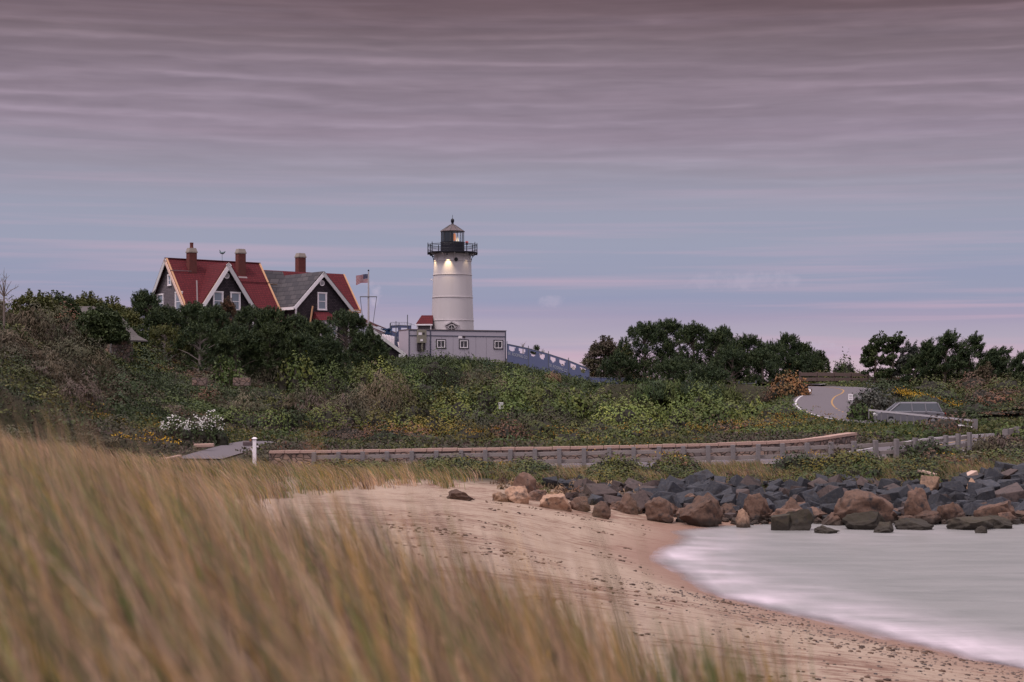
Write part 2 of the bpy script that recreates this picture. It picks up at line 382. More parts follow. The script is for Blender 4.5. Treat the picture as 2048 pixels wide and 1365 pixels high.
for px, py, D in [(1000,872,105),(1000,838,118),(1000,806,132),(1000,775,147),(1000,735,160),(960,722,168),
    (1200,868,105),(1200,835,118),(1200,812,132),(1200,793,147),(1200,772,162),(1350,868,103),(1350,842,116),(1350,822,130),(1350,806,145),(1350,790,160),
    (1500,870,100),(1500,848,112),(1500,822,128),(1500,800,142),(1480,782,160),(1640,868,98),(1640,852,108),(1720,866,100),(1790,866,101),(1750,866,109),(1820,862,111),
    (700,890,99),(700,858,110),(700,822,122),(700,780,138),(700,745,152),(700,700,172),(560,885,98),(560,840,112),(560,800,124),(560,762,137),(560,725,152),(560,690,172),
    (400,890,98),(400,868,106),(400,835,116),(400,790,128),(400,742,140),(400,715,155),(400,690,172),(250,880,96),(250,845,104),(250,795,114),(250,748,126),(250,722,134),(250,705,150),
    (100,872,90),(100,820,97),(100,752,105),(100,690,113),(100,655,122),(100,650,140),(0,860,85),(0,800,91),(0,725,98),(0,650,106),(0,632,116),(0,640,135),
    (-160,850,85),(-160,760,94),(-160,620,106),(-160,600,130),(850,888,99),(850,850,112),(850,812,126),(850,780,140),(850,740,155),(850,705,172),
    (1900,835,126),(1900,790,141),(1900,762,155),(1900,755,165),(2048,880,104),(2048,835,118),(2048,785,134),(2048,758,150),(2048,752,165),(2250,840,110),(2250,740,140),
    (1800,835,125),(1800,805,136),(1800,775,150),(1780,760,165),(1700,764,158),(1620,766,158),(1560,772,150),(1570,790,140),(1590,812,130),(1560,835,118),
    (905,700,180),(905,700,190),(1100,730,180),(1300,770,180),(1500,775,180),(1700,775,185),(2000,762,185),(500,690,190),(250,700,180),(0,660,170)]:
    G(px, py, D)
P((-150,90,12),(-150,180,12),(-150,260,2),(0,260,2),(-60,220,6),(0,215,6),(60,215,3),(150,260,-2),(150,180,4),(150,100,-1),(80,60,-3),(90,130,4),(-60,180,10),
  (-300,-100,8),(300,-100,-4),(-300,500,-4),(300,500,-4),(-300,180,10),(300,180,-3))
cv = [Vector((p[0], p[1])) for p in ctrl]
dt_ = geometry.delaunay_2d_cdt(cv, [], [], 0, 1e-4, True)
TV = np.array([(v.x, v.y) for v in dt_[0]]); TZ = np.array([ctrl[o[0]][2] for o in dt_[3]]); TF = dt_[2]
def tri_interp(X, Y):
    out = np.full(X.shape, np.nan)
    for tri in TF:
        a_, b_, c_ = (TV[i] for i in tri)
        lo = np.minimum(np.minimum(a_, b_), c_); hi_ = np.maximum(np.maximum(a_, b_), c_)
        m = (X >= lo[0]-1e-6) & (X <= hi_[0]+1e-6) & (Y >= lo[1]-1e-6) & (Y <= hi_[1]+1e-6)
        if not m.any(): continue
        x, y = X[m], Y[m]
        det = (b_[1]-c_[1])*(a_[0]-c_[0])+(c_[0]-b_[0])*(a_[1]-c_[1])
        l1 = ((b_[1]-c_[1])*(x-c_[0])+(c_[0]-b_[0])*(y-c_[1]))/det
        l2 = ((c_[1]-a_[1])*(x-c_[0])+(a_[0]-c_[0])*(y-c_[1]))/det
        l3 = 1-l1-l2; ok = (l1 > -1e-6) & (l2 > -1e-6) & (l3 > -1e-6)
        idx = np.argwhere(m)[ok]
        out[idx[:, 0], idx[:, 1]] = l1[ok]*TZ[tri[0]]+l2[ok]*TZ[tri[1]]+l3[ok]*TZ[tri[2]]
    return out
def axis_(*segs):
    out = []
    for a0, a1, st in segs: out += list(np.arange(a0, a1, st))
    return np.array(out+[segs[-1][1]], float)
gx = axis_((-250,-140,15), (-140,-60,3), (-60,-14,1.0), (-14,14,.5), (14,45,.6), (45,100,2), (100,250,15))
gy = axis_((-90,-12,6), (-12,30,.6), (30,100,.6), (100,165,.9), (165,210,2), (210,450,12))
GX, GY = np.meshgrid(gx, gy)
H = tri_interp(GX, GY); H = np.where(np.isnan(H), -3, H)
def smooth(A, n):
    for _ in range(n):
        B = A.copy()
        B[1:-1] = .25*A[:-2]+.5*A[1:-1]+.25*A[2:]; A = B.copy()
        A[:, 1:-1] = .25*B[:, :-2]+.5*B[:, 1:-1]+.25*B[:, 2:]
    return A
H = smooth(H, 5)
def vnoise(x, y, s, seed):       # smooth value noise
    r = np.random.default_rng(seed); T = r.random((64, 64))
    x = x/s; y = y/s; xi = np.floor(x).astype(int); yi = np.floor(y).astype(int); fx = x-xi; fy = y-yi
    fx = fx*fx*(3-2*fx); fy = fy*fy*(3-2*fy); g = lambda i, j: T[i % 64, j % 64]
    return (g(xi,yi)*(1-fx)+g(xi+1,yi)*fx)*(1-fy)+(g(xi,yi+1)*(1-fx)+g(xi+1,yi+1)*fx)*fy
H += (vnoise(GX, GY, 3.1, 1)-.5)*.10 + (vnoise(GX, GY, 1.3, 2)-.5)*.04
def road_dist(X, Y, pts):
    pa = np.array([(p.x, p.y, p.z) for p in pts]); best = np.full(X.shape, 1e9); bz = np.zeros(X.shape)
    for q in pa:
        d = np.hypot(X-q[0], Y-q[1]); m = d < best; best[m] = d[m]; bz[m] = q[2]
    return best, bz
for pts, hw in ((MAIN, HW_MAIN), (DRIVE, HW_DRIVE)):
    d, bz = road_dist(GX, GY, pts)
    w = np.clip((hw+2.2-d)/1.5, 0, 1); w = w*w*(3-2*w)
    H = H*(1-w)+(bz-.07)*w
def hgt(x, y):
    x = np.atleast_1d(np.asarray(x, float)); y = np.atleast_1d(np.asarray(y, float))
    i = np.clip(np.searchsorted(gx, x)-1, 0, len(gx)-2); j = np.clip(np.searchsorted(gy, y)-1, 0, len(gy)-2)
    fx = np.clip((x-gx[i])/(gx[i+1]-gx[i]), 0, 1); fy = np.clip((y-gy[j])/(gy[j+1]-gy[j]), 0, 1)
    return (H[j,i]*(1-fx)+H[j,i+1]*fx)*(1-fy)+(H[j+1,i]*(1-fx)+H[j+1,i+1]*fx)*fy
def h1(x, y): return float(hgt(x, y)[0])
nx, ny = len(gx), len(gy)
idx = np.arange(nx*ny).reshape(ny, nx)
quads = np.stack([idx[:-1,:-1], idx[:-1,1:], idx[1:,1:], idx[1:,:-1]], -1).reshape(-1, 4)
# ground kind painted per vertex: R = soil, G = wet
soil = np.clip((GY-72)/4, 0, 1); soil = np.maximum(soil, .75*np.clip((15-GY)/4, 0, 1)*np.clip((1.2+GY*.03-GX)/1.0, 0, 1)); soil = np.maximum(soil, np.clip((1.2*(-GX-7)/4), 0, 1)*np.clip((GY-60)/6, 0, 1)*.6)
wet = np.clip(1-(H+.02)/(.22+.25*vnoise(GX, GY, 2.4, 77)), 0, 1)
cols = np.stack([soil, wet, np.zeros_like(wet)], -1).reshape(-1, 3)

def ground_material():
    m = bpy.data.materials.new('sand_and_soil'); m.use_nodes = True; t = m.node_tree; L = t.links
    b = t.nodes['Principled BSDF']; a_ = N(t, 'ShaderNodeVertexColor', layer_name='Col')
    sp = N(t, 'ShaderNodeSeparateColor'); L.new(a_.outputs[0], sp.inputs[0])
    pos = N(t, 'ShaderNodeNewGeometry').outputs['Position']
    n1 = noise(t, pos, .6, 5, .6); n2 = noise(t, pos, 14, 4, .65)
    sand = mixc(t, n1, s2l(152, 133, 119), s2l(184, 164, 146))
    sand = mixc(t, M_('MULTIPLY', M_('SUBTRACT', n2, .45, tree=t), 1.2, tree=t, clamp=True), sand, s2l(150, 124, 113))
    # wrack: thin brown streaks lying along the beach
    nw = noise(t, mapping(t, pos, (.9, 2.6, 1), rot=(0,0,R(8))), 1.5, 6, .68, .4)
    nb = noise(t, mapping(t, pos, (.22, .3, 1), (3.1, 2.2, 0)), 1.0, 2, .5)
    wf = M_('MULTIPLY', M_('SUBTRACT', M_('ADD', nw, M_('MULTIPLY', nb, .35, tree=t), tree=t), .67, tree=t), 9.0, tree=t, clamp=True)
    sand = mixc(t, M_('MULTIPLY', wf, .78, tree=t), sand, s2l(112, 78, 66))
    np_ = noise(t, pos, 5.5, 3, .7)
    pf_ = M_('MULTIPLY', M_('SUBTRACT', np_, .62, tree=t), 14.0, tree=t, clamp=True)
    sand = mixc(t, M_('MULTIPLY', pf_, .3, tree=t), sand, s2l(92, 74, 68))
    wetc = mixc(t, .5, s2l(146, 112, 96), s2l(128, 98, 86))
    c = mixc(t, M_('MULTIPLY', sp.outputs[1], .95, tree=t), sand, wetc)
    soilc = mixc(t, n1, (.028,.03,.017), (.05,.04,.028))
    c = mixc(t, sp.outputs[0], c, soilc)
    L.new(c, b.inputs['Base Color'])
    r = M_('SUBTRACT', .95, M_('MULTIPLY', sp.outputs[1], .35, tree=t), tree=t); L.new(r, b.inputs['Roughness'])
    b.inputs['Specular IOR Level'].default_value = .25
    bp = N(t, 'ShaderNodeBump'); bp.inputs['Strength'].default_value = .6; bp.inputs['Distance'].default_value = .06
    L.new(M_('ADD', n2, M_('MULTIPLY', nw, 1.2, tree=t), tree=t), bp.inputs['Height']); L.new(bp.outputs[0], b.inputs['Normal'])
    return m
ground = link('ground', np_mesh('ground', np.stack([GX, GY, H], -1).reshape(-1, 3), quads, ground_material(), cols, True))
tag(ground, 'pinkish sand beach rising into dunes and the green bluff', kind='structure')

# ------------------------------------------------------------------ water
wx = axis_((-6000,-1000,1000), (-1000,-100,150), (-100,2,20), (2,34,.4), (34,100,6), (100,1000,100), (1000,6000,1000))
wy = axis_((-3000,-100,400), (-100,24,12), (24,76,.4), (76,300,16), (300,1500,150), (1500,9000,1500))
WX, WY = np.meshgrid(wx, wy); depth = -hgt(WX.ravel(), WY.ravel()).reshape(WX.shape)
near = (WX > 1) & (WX < 40) & (WY > 20) & (WY < 76)
edge = np.clip(1-(depth-.0)/.55, 0, 1)
nn_ = vnoise(WX+WY*.5, WY*1.0, 2.2, 5)*.6+vnoise(WX, WY, .9, 6)*.4
st_n = vnoise(WX*.6+WY*.9, WY*.35-WX*.5, .8, 7)
foam = np.clip(edge**1.1*(.25+1.3*nn_*st_n+.35*st_n), 0, 1)*near*np.clip((70-WY)/14, 0, 1)
film = np.clip((.10-depth)/.10, 0, 1)*near
wc = np.stack([foam, film, np.zeros_like(foam)], -1).reshape(-1, 3)
wi = np.arange(len(wx)*len(wy)).reshape(len(wy), len(wx))
wq = np.stack([wi[:-1,:-1], wi[:-1,1:], wi[1:,1:], wi[1:,:-1]], -1).reshape(-1, 4)
def water_material():
    m = bpy.data.materials.new('sea_water'); m.use_nodes = True; t = m.node_tree; L = t.links
    b = t.nodes['Principled BSDF']; a_ = N(t, 'ShaderNodeVertexColor', layer_name='Col')
    sp = N(t, 'ShaderNodeSeparateColor'); L.new(a_.outputs[0], sp.inputs[0])
    pos = N(t, 'ShaderNodeNewGeometry').outputs['Position']
    n1 = noise(t, mapping(t, pos, (.35, .9, 1), rot=(0,0,R(-12))), 1.0, 5, .6, .5)
    n2 = noise(t, mapping(t, pos, (.8, 2.4, 1), rot=(0,0,R(4))), 1.0, 4, .6)
    c = mixc(t, n1, s2l(112, 116, 114), s2l(160, 158, 158))
    nf = noise(t, mapping(t, pos, (1.2, .5, 1), rot=(0,0,R(30))), 1.0, 4, .6, .6)
    ff = M_('MULTIPLY', sp.outputs[0], M_('ADD', .45, nf, tree=t), tree=t, clamp=True)
    c = mixc(t, ff, c, s2l(222, 208, 218))
    L.new(c, b.inputs['Base Color']); b.inputs['Roughness'].default_value = .32
    b.inputs['Specular IOR Level'].default_value = .5; b.inputs['IOR'].default_value = 1.33
    tr = N(t, 'ShaderNodeBsdfTransparent'); mx = N(t, 'ShaderNodeMixShader'); out_ = t.nodes['Material Output']
    nfl = noise(t, mapping(t, pos, (1.5, .6, 1), rot=(0,0,R(35))), 1.0, 4, .6, .5)
    L.new(M_('MULTIPLY', sp.outputs[1], M_('ADD', .45, nfl, tree=t), tree=t, clamp=True), mx.inputs[0])
    L.new(b.outputs[0], mx.inputs[1]); L.new(tr.outputs[0], mx.inputs[2]); L.new(mx.outputs[0], out_.inputs[0])
    bp = N(t, 'ShaderNodeBump'); bp.inputs['Strength'].default_value = .35; bp.inputs['Distance'].default_value = .12
    L.new(M_('ADD', n1, M_('MULTIPLY', n2, .6, tree=t), tree=t), bp.inputs['Height']); L.new(bp.outputs[0], b.inputs['Normal'])
    return m
WV = np.stack([WX, WY, np.zeros_like(WX)], -1).reshape(-1, 3)
water = link('water', np_mesh('water', WV, wq, water_material(), wc, True)); tag(water, 'pale misty grey sea smoothed by a long exposure', kind='structure')

# ------------------------------------------------------------------ road surfaces and lines
def ribbon(pts, o0, o1, dz, name, m, i0=0, i1=None, label=None, parent=None):
    pts = pts[i0:i1]; mb = MB(); L = []; Rr = []
    for i, p in enumerate(pts):
        d = (pts[min(i+1,len(pts)-1)]-pts[max(i-1,0)]); d.z = 0; d.normalize(); s = Vector((-d.y, d.x, 0))
        L.append(p+s*o0+Z*dz); Rr.append(p+s*o1+Z*dz)
    for i in range(len(pts)-1): mb.poly([L[i], Rr[i], Rr[i+1], L[i+1]])
    org = Vector((0,0,0)); me = mb.mesh(name, m, org); o = link(name, me, parent)
    return tag(o, label, kind='structure' if parent is None else None)
road = ribbon(MAIN, HW_MAIN, -HW_MAIN, 0, 'road', ASPHALT, label='grey asphalt coast road curving up the bluff')
ribbon(DRIVE, HW_DRIVE, -HW_DRIVE, .01, 'driveway', ASPHALT, label='grey driveway leaving the road beside the mailbox')
for nm, o, mm in (('edge_line', 2.72, LINE_W), ('edge_line', -2.72, LINE_W), ('centre_line', .0, LINE_Y)):
    ribbon(MAIN, o+.065, o-.065, .006, nm, mm, parent=road)

# ------------------------------------------------------------------ stone retaining wall behind the road
def offset_pts(pts, o, dz=0):
    out = []
    for i, p in enumerate(pts):
        d = (pts[min(i+1,len(pts)-1)]-pts[max(i-1,0)]); d.z = 0; d.normalize(); out.append(p+Vector((-d.y, d.x, 0))*o+Z*dz)
    return out
i_a = min(range(len(MAIN)), key=lambda i: abs(MAIN[i].x+13.6)+abs(MAIN[i].y-88))
i_b = min(range(len(MAIN)), key=lambda i: (MAIN[i]-Vector((21.6, 91.6, 2.2))).length)
wall_t = thing('stone_wall', 'long low pink fieldstone retaining wall behind the guardrail', 'wall', (4, 91, 1.6))
wf_ = offset_pts(MAIN[i_a:i_b+1], 3.45); wb_ = offset_pts(MAIN[i_a:i_b+1], 3.95)
mb = MB(); cap = MB()
for i in range(len(wf_)-1):
    a0, a1, b0, b1 = wf_[i], wf_[i+1], wb_[i], wb_[i+1]
    mb.hexa([a0-Z*.3, a1-Z*.3, b1-Z*.3, b0-Z*.3, a0+Z*.74, a1+Z*.74, b1+Z*.74, b0+Z*.74])
wcap = [offset_pts(MAIN[i_a:i_b+1], 3.40), offset_pts(MAIN[i_a:i_b+1], 4.0)]
for i in range(len(wf_)-1):
    a0, a1, b0, b1 = wcap[0][i], wcap[0][i+1], wcap[1][i], wcap[1][i+1]
    d = (a1-a0)*.02; h_ = .87+.035*random.random(); d2 = Vector((0, random.uniform(-.03, .03), 0))
    cap.hexa([a0+d+d2+Z*.742, a1-d+d2+Z*.742, b1-d+Z*.742, b0+d+Z*.742, a0+d+d2+Z*h_, a1-d+d2+Z*h_, b1-d+Z*h_, b0+d+Z*h_])
mb.build('wall_body', FIELDSTONE, wall_t)
cap.build('coping', mat('coping_stone', (.40,.27,.23), .9, var=.4, vscale=2.2, bump=.4), wall_t)

# ------------------------------------------------------------------ timber guardrail in front of the road
def guardrail(name, label, pts, spacing, post_h, rails, parent_loc, post_w=.24, m=GREY_WOOD, rail_h=.22, rail_t=.08, post_drop=.5, face=1):
    t = thing(name, label, 'guardrail', parent_loc)
    # resample by length
    L = [0]
    for i in range(1, len(pts)): L.append(L[-1]+(pts[i]-pts[i-1]).length)
    def pt(s):
        for i in range(1, len(pts)):
            if L[i] >= s: return pts[i-1].lerp(pts[i], (s-L[i-1])/(L[i]-L[i-1]))
        return pts[-1]
    n = int(L[-1]/spacing); P_ = [pt(i*spacing) for i in range(n+1)]
    for i, p in enumerate(P_):
        d = (P_[min(i+1,n)]-P_[max(i-1,0)]); d.z = 0; d.normalize(); s = Vector((-d.y, d.x, 0))
        MB().obox(p+Z*(post_h/2-post_drop/2)-s*.0, (Z*1.0+d*random.uniform(-.03,.03)).cross(s).normalized(), s, (Z+d*random.uniform(-.03,.03)).normalized(), post_w/2, post_w/2, (post_h+post_drop)/2).build('post', m, t, bevel=.015)
        if i < n:
            q = P_[i+1]
            for rz in rails:
                off = s*(post_w/2+rail_t/2+.003)*face
                e = (q-p)*.012; j = random.uniform(-.015, .015)
                MB().beam(p+e+off+Z*(rz+j), q-e+off+Z*(rz-j), rail_t, rail_h).build('rail', RAIL_WOOD if m is GREY_WOOD else m, t, bevel=.01)
    return t
i_a2 = min(range(len(MAIN)), key=lambda i: abs(MAIN[i].x+9.5)+abs(MAIN[i].y-88))
i_b2 = min(range(len(MAIN)), key=lambda i: (MAIN[i]-Vector((22.3, 92.5, 2.3))).length)
gp = offset_pts(MAIN[i_a2:i_b2], -3.35)
guardrail('guardrail', 'long weathered grey timber guardrail between road and rocks', gp, 1.22, 1.0, (.74, .36), (4, 84, 1.5), face=1, rail_h=.19, rail_t=.07, post_w=.21)
ga = offset_pts([p for p in MAIN if 24.0 < p.x < 28.2 and p.y < 103], -3.3)
guardrail('guardrail', 'short guardrail piece by the bend below the white fence', ga, 2.1, .85, (.62,), (26, 97, 2.5), post_w=.28, rail_h=.32)
gu = [at(1600, 765, 156), at(1640, 765, 156), at(1690, 765.5, 156), at(1737, 766, 156)]
guardrail('guardrail', 'upper brown timber guardrail at the top of the road bend', gu, 1.55, .95, (.72, .26), (29, 156, 6.3), post_w=.22, rail_h=.32, face=-1, m=mat('brown_timber', (.12,.085,.08), .85, var=.3))

# ------------------------------------------------------------------ lighthouse
TX, TD = at(905, 700, 180).x, 180.0
S = 180/F           # metres per photo pixel at the tower
zt = lambda py: EYE+(HY-py)*S
tower = thing('lighthouse', 'white cylindrical lighthouse tower with black lantern behind the trailer', 'lighthouse', (TX, TD, zt(705)))
c0 = (TX, TD, 0)
def tr(py): return (37.0+(py-515)*(42.6-37.0)/(655-515))*S
PAINT = bpy.data.materials.new('tower_paint'); PAINT.use_nodes = True
t_ = PAINT.node_tree; b_ = t_.nodes['Principled BSDF']
pos_ = N(t_, 'ShaderNodeNewGeometry').outputs['Position']
st_ = noise(t_, mapping(t_, pos_, (2.2, 2.2, .12)), 1, 5, .6); st2 = noise(t_, pos_, .7, 3, .5)
cc_ = mixc(t_, M_('MULTIPLY', M_('SUBTRACT', st_, .4, tree=t_), 1.1, tree=t_, clamp=True), (.60,.56,.59), (.50,.455,.465))
cc_ = mixc(t_, M_('MULTIPLY', st2, .4, tree=t_), cc_, (.55,.50,.53))
t_.links.new(cc_, b_.inputs['Base Color']); b_.inputs['Roughness'].default_value = .5; b_.inputs['Specular IOR Level'].default_value = .3
BLACK = mat('black_iron', (.012,.012,.02), .5, var=.2); BRONZE = mat('lantern_roof', (.10,.075,.08), .6, var=.2)
MB().lathe([(tr(p), zt(p)) for p in (708, 642, 596, 551, 523.5, 512, 507)], c0, 72).build('tower_wall', PAINT, tower, smooth=True)
for p in (523.5, 551, 596, 642):
    r = tr(p); MB().lathe([(r-.01, zt(p)+.045), (r+.05, zt(p)+.04), (r+.055, zt(p)-.03), (r-.01, zt(p)-.045)], c0, 72).build('band', PAINT, tower)
MB().lathe([(tr(507)-.05, zt(509)), (50*S, zt(508.3)), (50.5*S, zt(507.6)), (50.5*S, zt(505.6)), (1.0, zt(505.2))], c0, 60).build('gallery', BLACK, tower)
MB().lathe([(24.2*S, zt(505.5)), (24.4*S, zt(503)), (23.8*S, zt(502.5)), (23.8*S, zt(487)), (24.5*S, zt(486.5)), (24.5*S, zt(485)), (21.5*S, zt(484.8))], c0, 40).build('lantern_base', BLACK, tower)
# lantern room: ten glazing bars, blanked panels on the landward side, open glass on the other
nb = 10
for k in range(nb):
    t0 = 2*math.pi*k/nb+.16; p_ = Vector((TX+22.6*S*math.cos(t0), TD+22.6*S*math.sin(t0), 0))
    MB().tube([p_+Z*zt(485.3), p_+Z*zt(464.3)], .045, 6).build('mullion', mat('grey_iron', (.09,.09,.10), .5), tower)
def pane(k0, k1, m, nm, r):
    a0 = 2*math.pi*k0/nb+.16; a1 = 2*math.pi*k1/nb+.16
    MB().lathe([(r*S, zt(485.2)), (r*S, zt(464.5))], c0, max(2, int((k1-k0)*4)), a0, a1).build(nm, m, tower)
lg = bpy.data.materials.new('lantern_glass'); lg.use_nodes = True; tt = lg.node_tree
tb = N(tt, 'ShaderNodeBsdfTransparent'); gb = N(tt, 'ShaderNodeBsdfGlossy'); gb.inputs['Roughness'].default_value = .05; gb.inputs[0].default_value = (.7,.75,.8,1)
mxx = N(tt, 'ShaderNodeMixShader'); mxx.inputs[0].default_value = .12
tt.links.new(tb.outputs[0], mxx.inputs[1]); tt.links.new(gb.outputs[0], mxx.inputs[2]); tt.links.new(mxx.outputs[0], tt.nodes['Material Output'].inputs[0])
pane(7.45, 11.2, lg, 'glass', 22.2)
pane(11.2, 13.0, lg, 'glass', 22.2)
pane(3.0, 7.45, mat('blanked_glass', (.025,.032,.045), .2, spec=.5), 'blank_panel', 22.2)
# lens and lamp
LC = Vector((TX+4*S, TD, 0))
MB().lathe([(.0, zt(483.5)), (2.2*S, zt(482)), (3.0*S, zt(476)), (2.2*S, zt(468.5)), (0, zt(467))], (TX+4.2*S, TD-.2, 0), 16).build('lens', mat('lens_glass', (.5,.2,.1), .2, spec=.6, emit=(1,.33,.12), estr=.45), tower, smooth=True)
MB().lathe([(0, zt(484.3)), (1.9*S, zt(483)), (1.7*S, zt(479.5)), (.8*S, zt(475)), (.2*S, zt(470.5)), (0, zt(470))], (TX+10*S, TD-.25, 0), 12).build('lamp', mat('lit_lamp', (1,.9,.7), .4, emit=(1,.80,.55), estr=1.6), tower)
MB().lathe([(24.6*S, zt(464.2)), (24.8*S, zt(463.2)), (14*S, zt(456.5)), (5*S, zt(450.3)), (3*S, zt(449.5))], c0, 10, off=.16).build('lantern_roof', BRONZE, tower)
for k in range(10):
    t0 = 2*math.pi*k/10+.16; dv = Vector((math.cos(t0), math.sin(t0), 0))
    MB().tube([Vector(c0)+dv*24.8*S+Z*zt(463.2), Vector(c0)+dv*5*S+Z*zt(450.1)], .025, 5).build('roof_rib', mat('grey_iron'), tower)
MB().lathe([(3.9*S, zt(451.5)), (3.9*S, zt(450.5)), (2.4*S, zt(448)), (1.8*S, zt(446.5)), (2.6*S, zt(445.7)), (3.3*S, zt(443.8)), (3.5*S, zt(441.5)), (3.1*S, zt(439.3)), (1.7*S, zt(437.9)), (.5*S, zt(437.4))], c0, 20).build('ventilator', BLACK, tower, smooth=True)
MB().tube([Vector(c0)+Z*zt(438), Vector(c0)+Z*zt(430.5)], .022, 5).build('lightning_rod', BLACK, tower)
ng = 12
for k in range(ng):
    t0 = 2*math.pi*k/ng+.12; dv = Vector((math.cos(t0), math.sin(t0), 0)); p_ = Vector(c0)+dv*49.2*S
    MB().tube([p_+Z*zt(510.5), p_+Z*zt(488), p_+Z*zt(485.5)], [.055, .05, .01], 6).build('railing_post', BLACK, tower)
    # curved bracket
    arc = [Vector(c0)+dv*((50-12.5*math.sin(q)**.9)*S)+Z*zt(509+14*(1-math.cos(q))) for q in (0, .3, .6, .9, 1.2, 1.5)]
    bm_ = MB(); bm_.tube(arc, [.05,.05,.05,.045,.045,.045], 5); bm_.build('bracket', PAINT if math.sin(t0) < -.3 and abs(math.cos(t0)) < .93 else BLACK, tower)
for py_, r_ in ((490.5, .035), (493.3, .03), (500.3, .025), (503, .02)):
    pts = [Vector(c0)+Vector((math.cos(q), math.sin(q), 0))*49.2*S+Z*zt(py_) for q in np.linspace(0, 2*math.pi, 49)]
    MB().tube(pts, r_, 5, False).build('railing_bar', BLACK, tower)
pc = Vector((TX+8*S, TD-math.sqrt(tr(522)**2-(8*S)**2), zt(522)))
MB().tube([pc+Vector((0,.12,0)), pc+Vector((.02,-.07,0))], [.2,.19], 20).build('porthole', mat('dark_glass', (.01,.01,.015), .2), tower)
MB().tube([pc+Vector((0,.1,0)), pc+Vector((.02,-.05,0))], [.24,.24], 20, False).build('porthole_rim', PAINT, tower)
# pedimented doorway at the foot
yf = TD-tr(655)-.06
def f_(px, py, dy=0): return Vector((TX+(px-905)*S, yf-dy, zt(py)))
hood = MB()
for a0, a1 in (((891, 653), (905, 645.5)), ((919, 653), (905, 645.5))): hood.beam(f_(*a0, .0), f_(*a1, .0), .55, .13, up=(0,0,1))
hood.beam(f_(893, 655), f_(899, 655), .4, .07); hood.beam(f_(917, 655), f_(911, 655), .4, .07)
hood.build('door_hood', PAINT, tower)
ar = MB(); pts = [f_(905+5.6*math.cos(q), 658.5-5.6*math.sin(q), .15) for q in np.linspace(0, math.pi, 13)]
ar.poly(pts); ar.poly([f_(899.4, 672, .15), f_(910.6, 672, .15), f_(910.6, 658.5, .15), f_(899.4, 658.5, .15)])
ar.build('arched_window', mat('dark_glass'), tower)
MB().tube([f_(905+6.6*math.cos(q), 658.5-6.6*math.sin(q), .17) for q in np.linspace(0, math.pi, 13)], .06, 6).build('window_arch', PAINT, tower)
mu = MB(); mu.beam(f_(905, 653, .18), f_(905, 668, .18), .05, .05, up=(0,1,0)); mu.beam(f_(899.5, 658.7, .18), f_(910.5, 658.7, .18), .05, .05); mu.build('window_bar', PAINT, tower)
MB().box(f_(905, 690, -.1), 1.0, .35, 1.5).build('entrance', PAINT, tower)
# small camera on a bracket on the left side
kc = Vector((TX-tr(561)-.12, TD-.2, zt(561)))
MB().tube([kc+Vector((.2,0,0)), kc], .025, 5).build('camera_bracket', WHITE, tower); MB().box(kc+Vector((-.02,-.05,.05)), .07, .12, .06).build('security_camera', WHITE, tower, bevel=.01)
# red obstruction beacon on the gallery
bc = Vector((TX+29.5*S, TD-1.55, 0))
MB().tube([bc+Z*zt(505), bc+Z*zt(492.5)], .03, 5).build('beacon_stand', BLACK, tower); MB().tube([bc+Z*zt(492.5), bc+Z*zt(489.5)], .1, 8).build('beacon_base', BLACK, tower)
for dx in (-.08, .08): MB().lathe([(.0, zt(489.6)), (.07, zt(489.2)), (.075, zt(486.5)), (.03, zt(485.3)), (0, zt(485.2))], bc+Vector((dx,0,0)), 10).build('beacon_globe', mat('red_glass', (.5,.12,.13), .3, emit=(1,.25,.2), estr=.08), tower)
# three floodlights under the gallery, lit and pointing down the wall
for dxp, pw in ((-7.5, 20), (-35, 11), (28.5, 2.5)):
    r0 = tr(512)+.52; dx = dxp*S*1.22; dy = -math.sqrt(max(r0*r0-dx*dx, .01)); p_ = Vector((TX+dx, TD+dy, zt(513.5)))
    out = Vector((dx, dy, 0)).normalized()
    MB().tube([p_-Z*.02, p_+Z*.13], [.075, .055], 10).build('floodlight', BLACK, tower)
    ld = bpy.data.lights.new('floodlight_beam', 'SPOT'); lo = bpy.data.objects.new('floodlight_beam', ld); C.objects.link(lo)
    lo.location = p_-Z*.06; ld.energy = pw*11; ld.color = (1, .74, .40); ld.spot_size = R(62); ld.spot_blend = .9; ld.shadow_soft_size = .04
    aim = (-Z*1.0-out*.42).normalized(); lo.rotation_euler = (-aim).to_track_quat('Z', 'Y').to_euler()

# ------------------------------------------------------------------ windows for the houses
def window(parent, c, ax, n, w, h, rows=2, label=None):
    """c = centre on the wall face, ax = horizontal direction, n = outward normal"""
    c, ax, n = Vector(c), Vector(ax).normalized(), Vector(n).normalized(); e = .11
    fr = MB()
    for sx in (-1, 1): fr.obox(c+ax*sx*(w/2+e/2)+n*.05, ax, n, Z, e/2, .05, h/2+e)
    for sz in (-1, 1): fr.obox(c+Z*sz*(h/2+e/2)+n*.053, ax, n, Z, w/2+e+.03, .053, e/2)
    o = fr.build('window', WHITE, parent)
    MB().obox(c+n*.012, ax, n, Z, w/2, .012, h/2).build('pane', GLASS, o)
    sa = MB(); sa.obox(c+n*.035, ax, n, Z, w/2, .012, .03)
    for sx in (-1, 1): sa.obox(c+ax*sx*(w/2-.03)+n*.033, ax, n, Z, .03, .01, h/2)
    sa.obox(c+Z*(h/2-.03)+n*.031, ax, n, Z, w/2, .01, .03); sa.obox(c-Z*(h/2-.03)+n*.031, ax, n, Z, w/2, .01, .03)
    sa.build('sash', WHITE, o); return o
def vent(parent, c, n, r):
    c, n = Vector(c), Vector(n).normalized()
    MB().tube([c, c+n*.06], r, 20).build('round_vent', WHITE, parent)
    MB().tube([c+n*.05, c+n*.075], r*.68, 20).build('vent_louvre', mat('vent_grey', (.38,.36,.39), .7), parent)

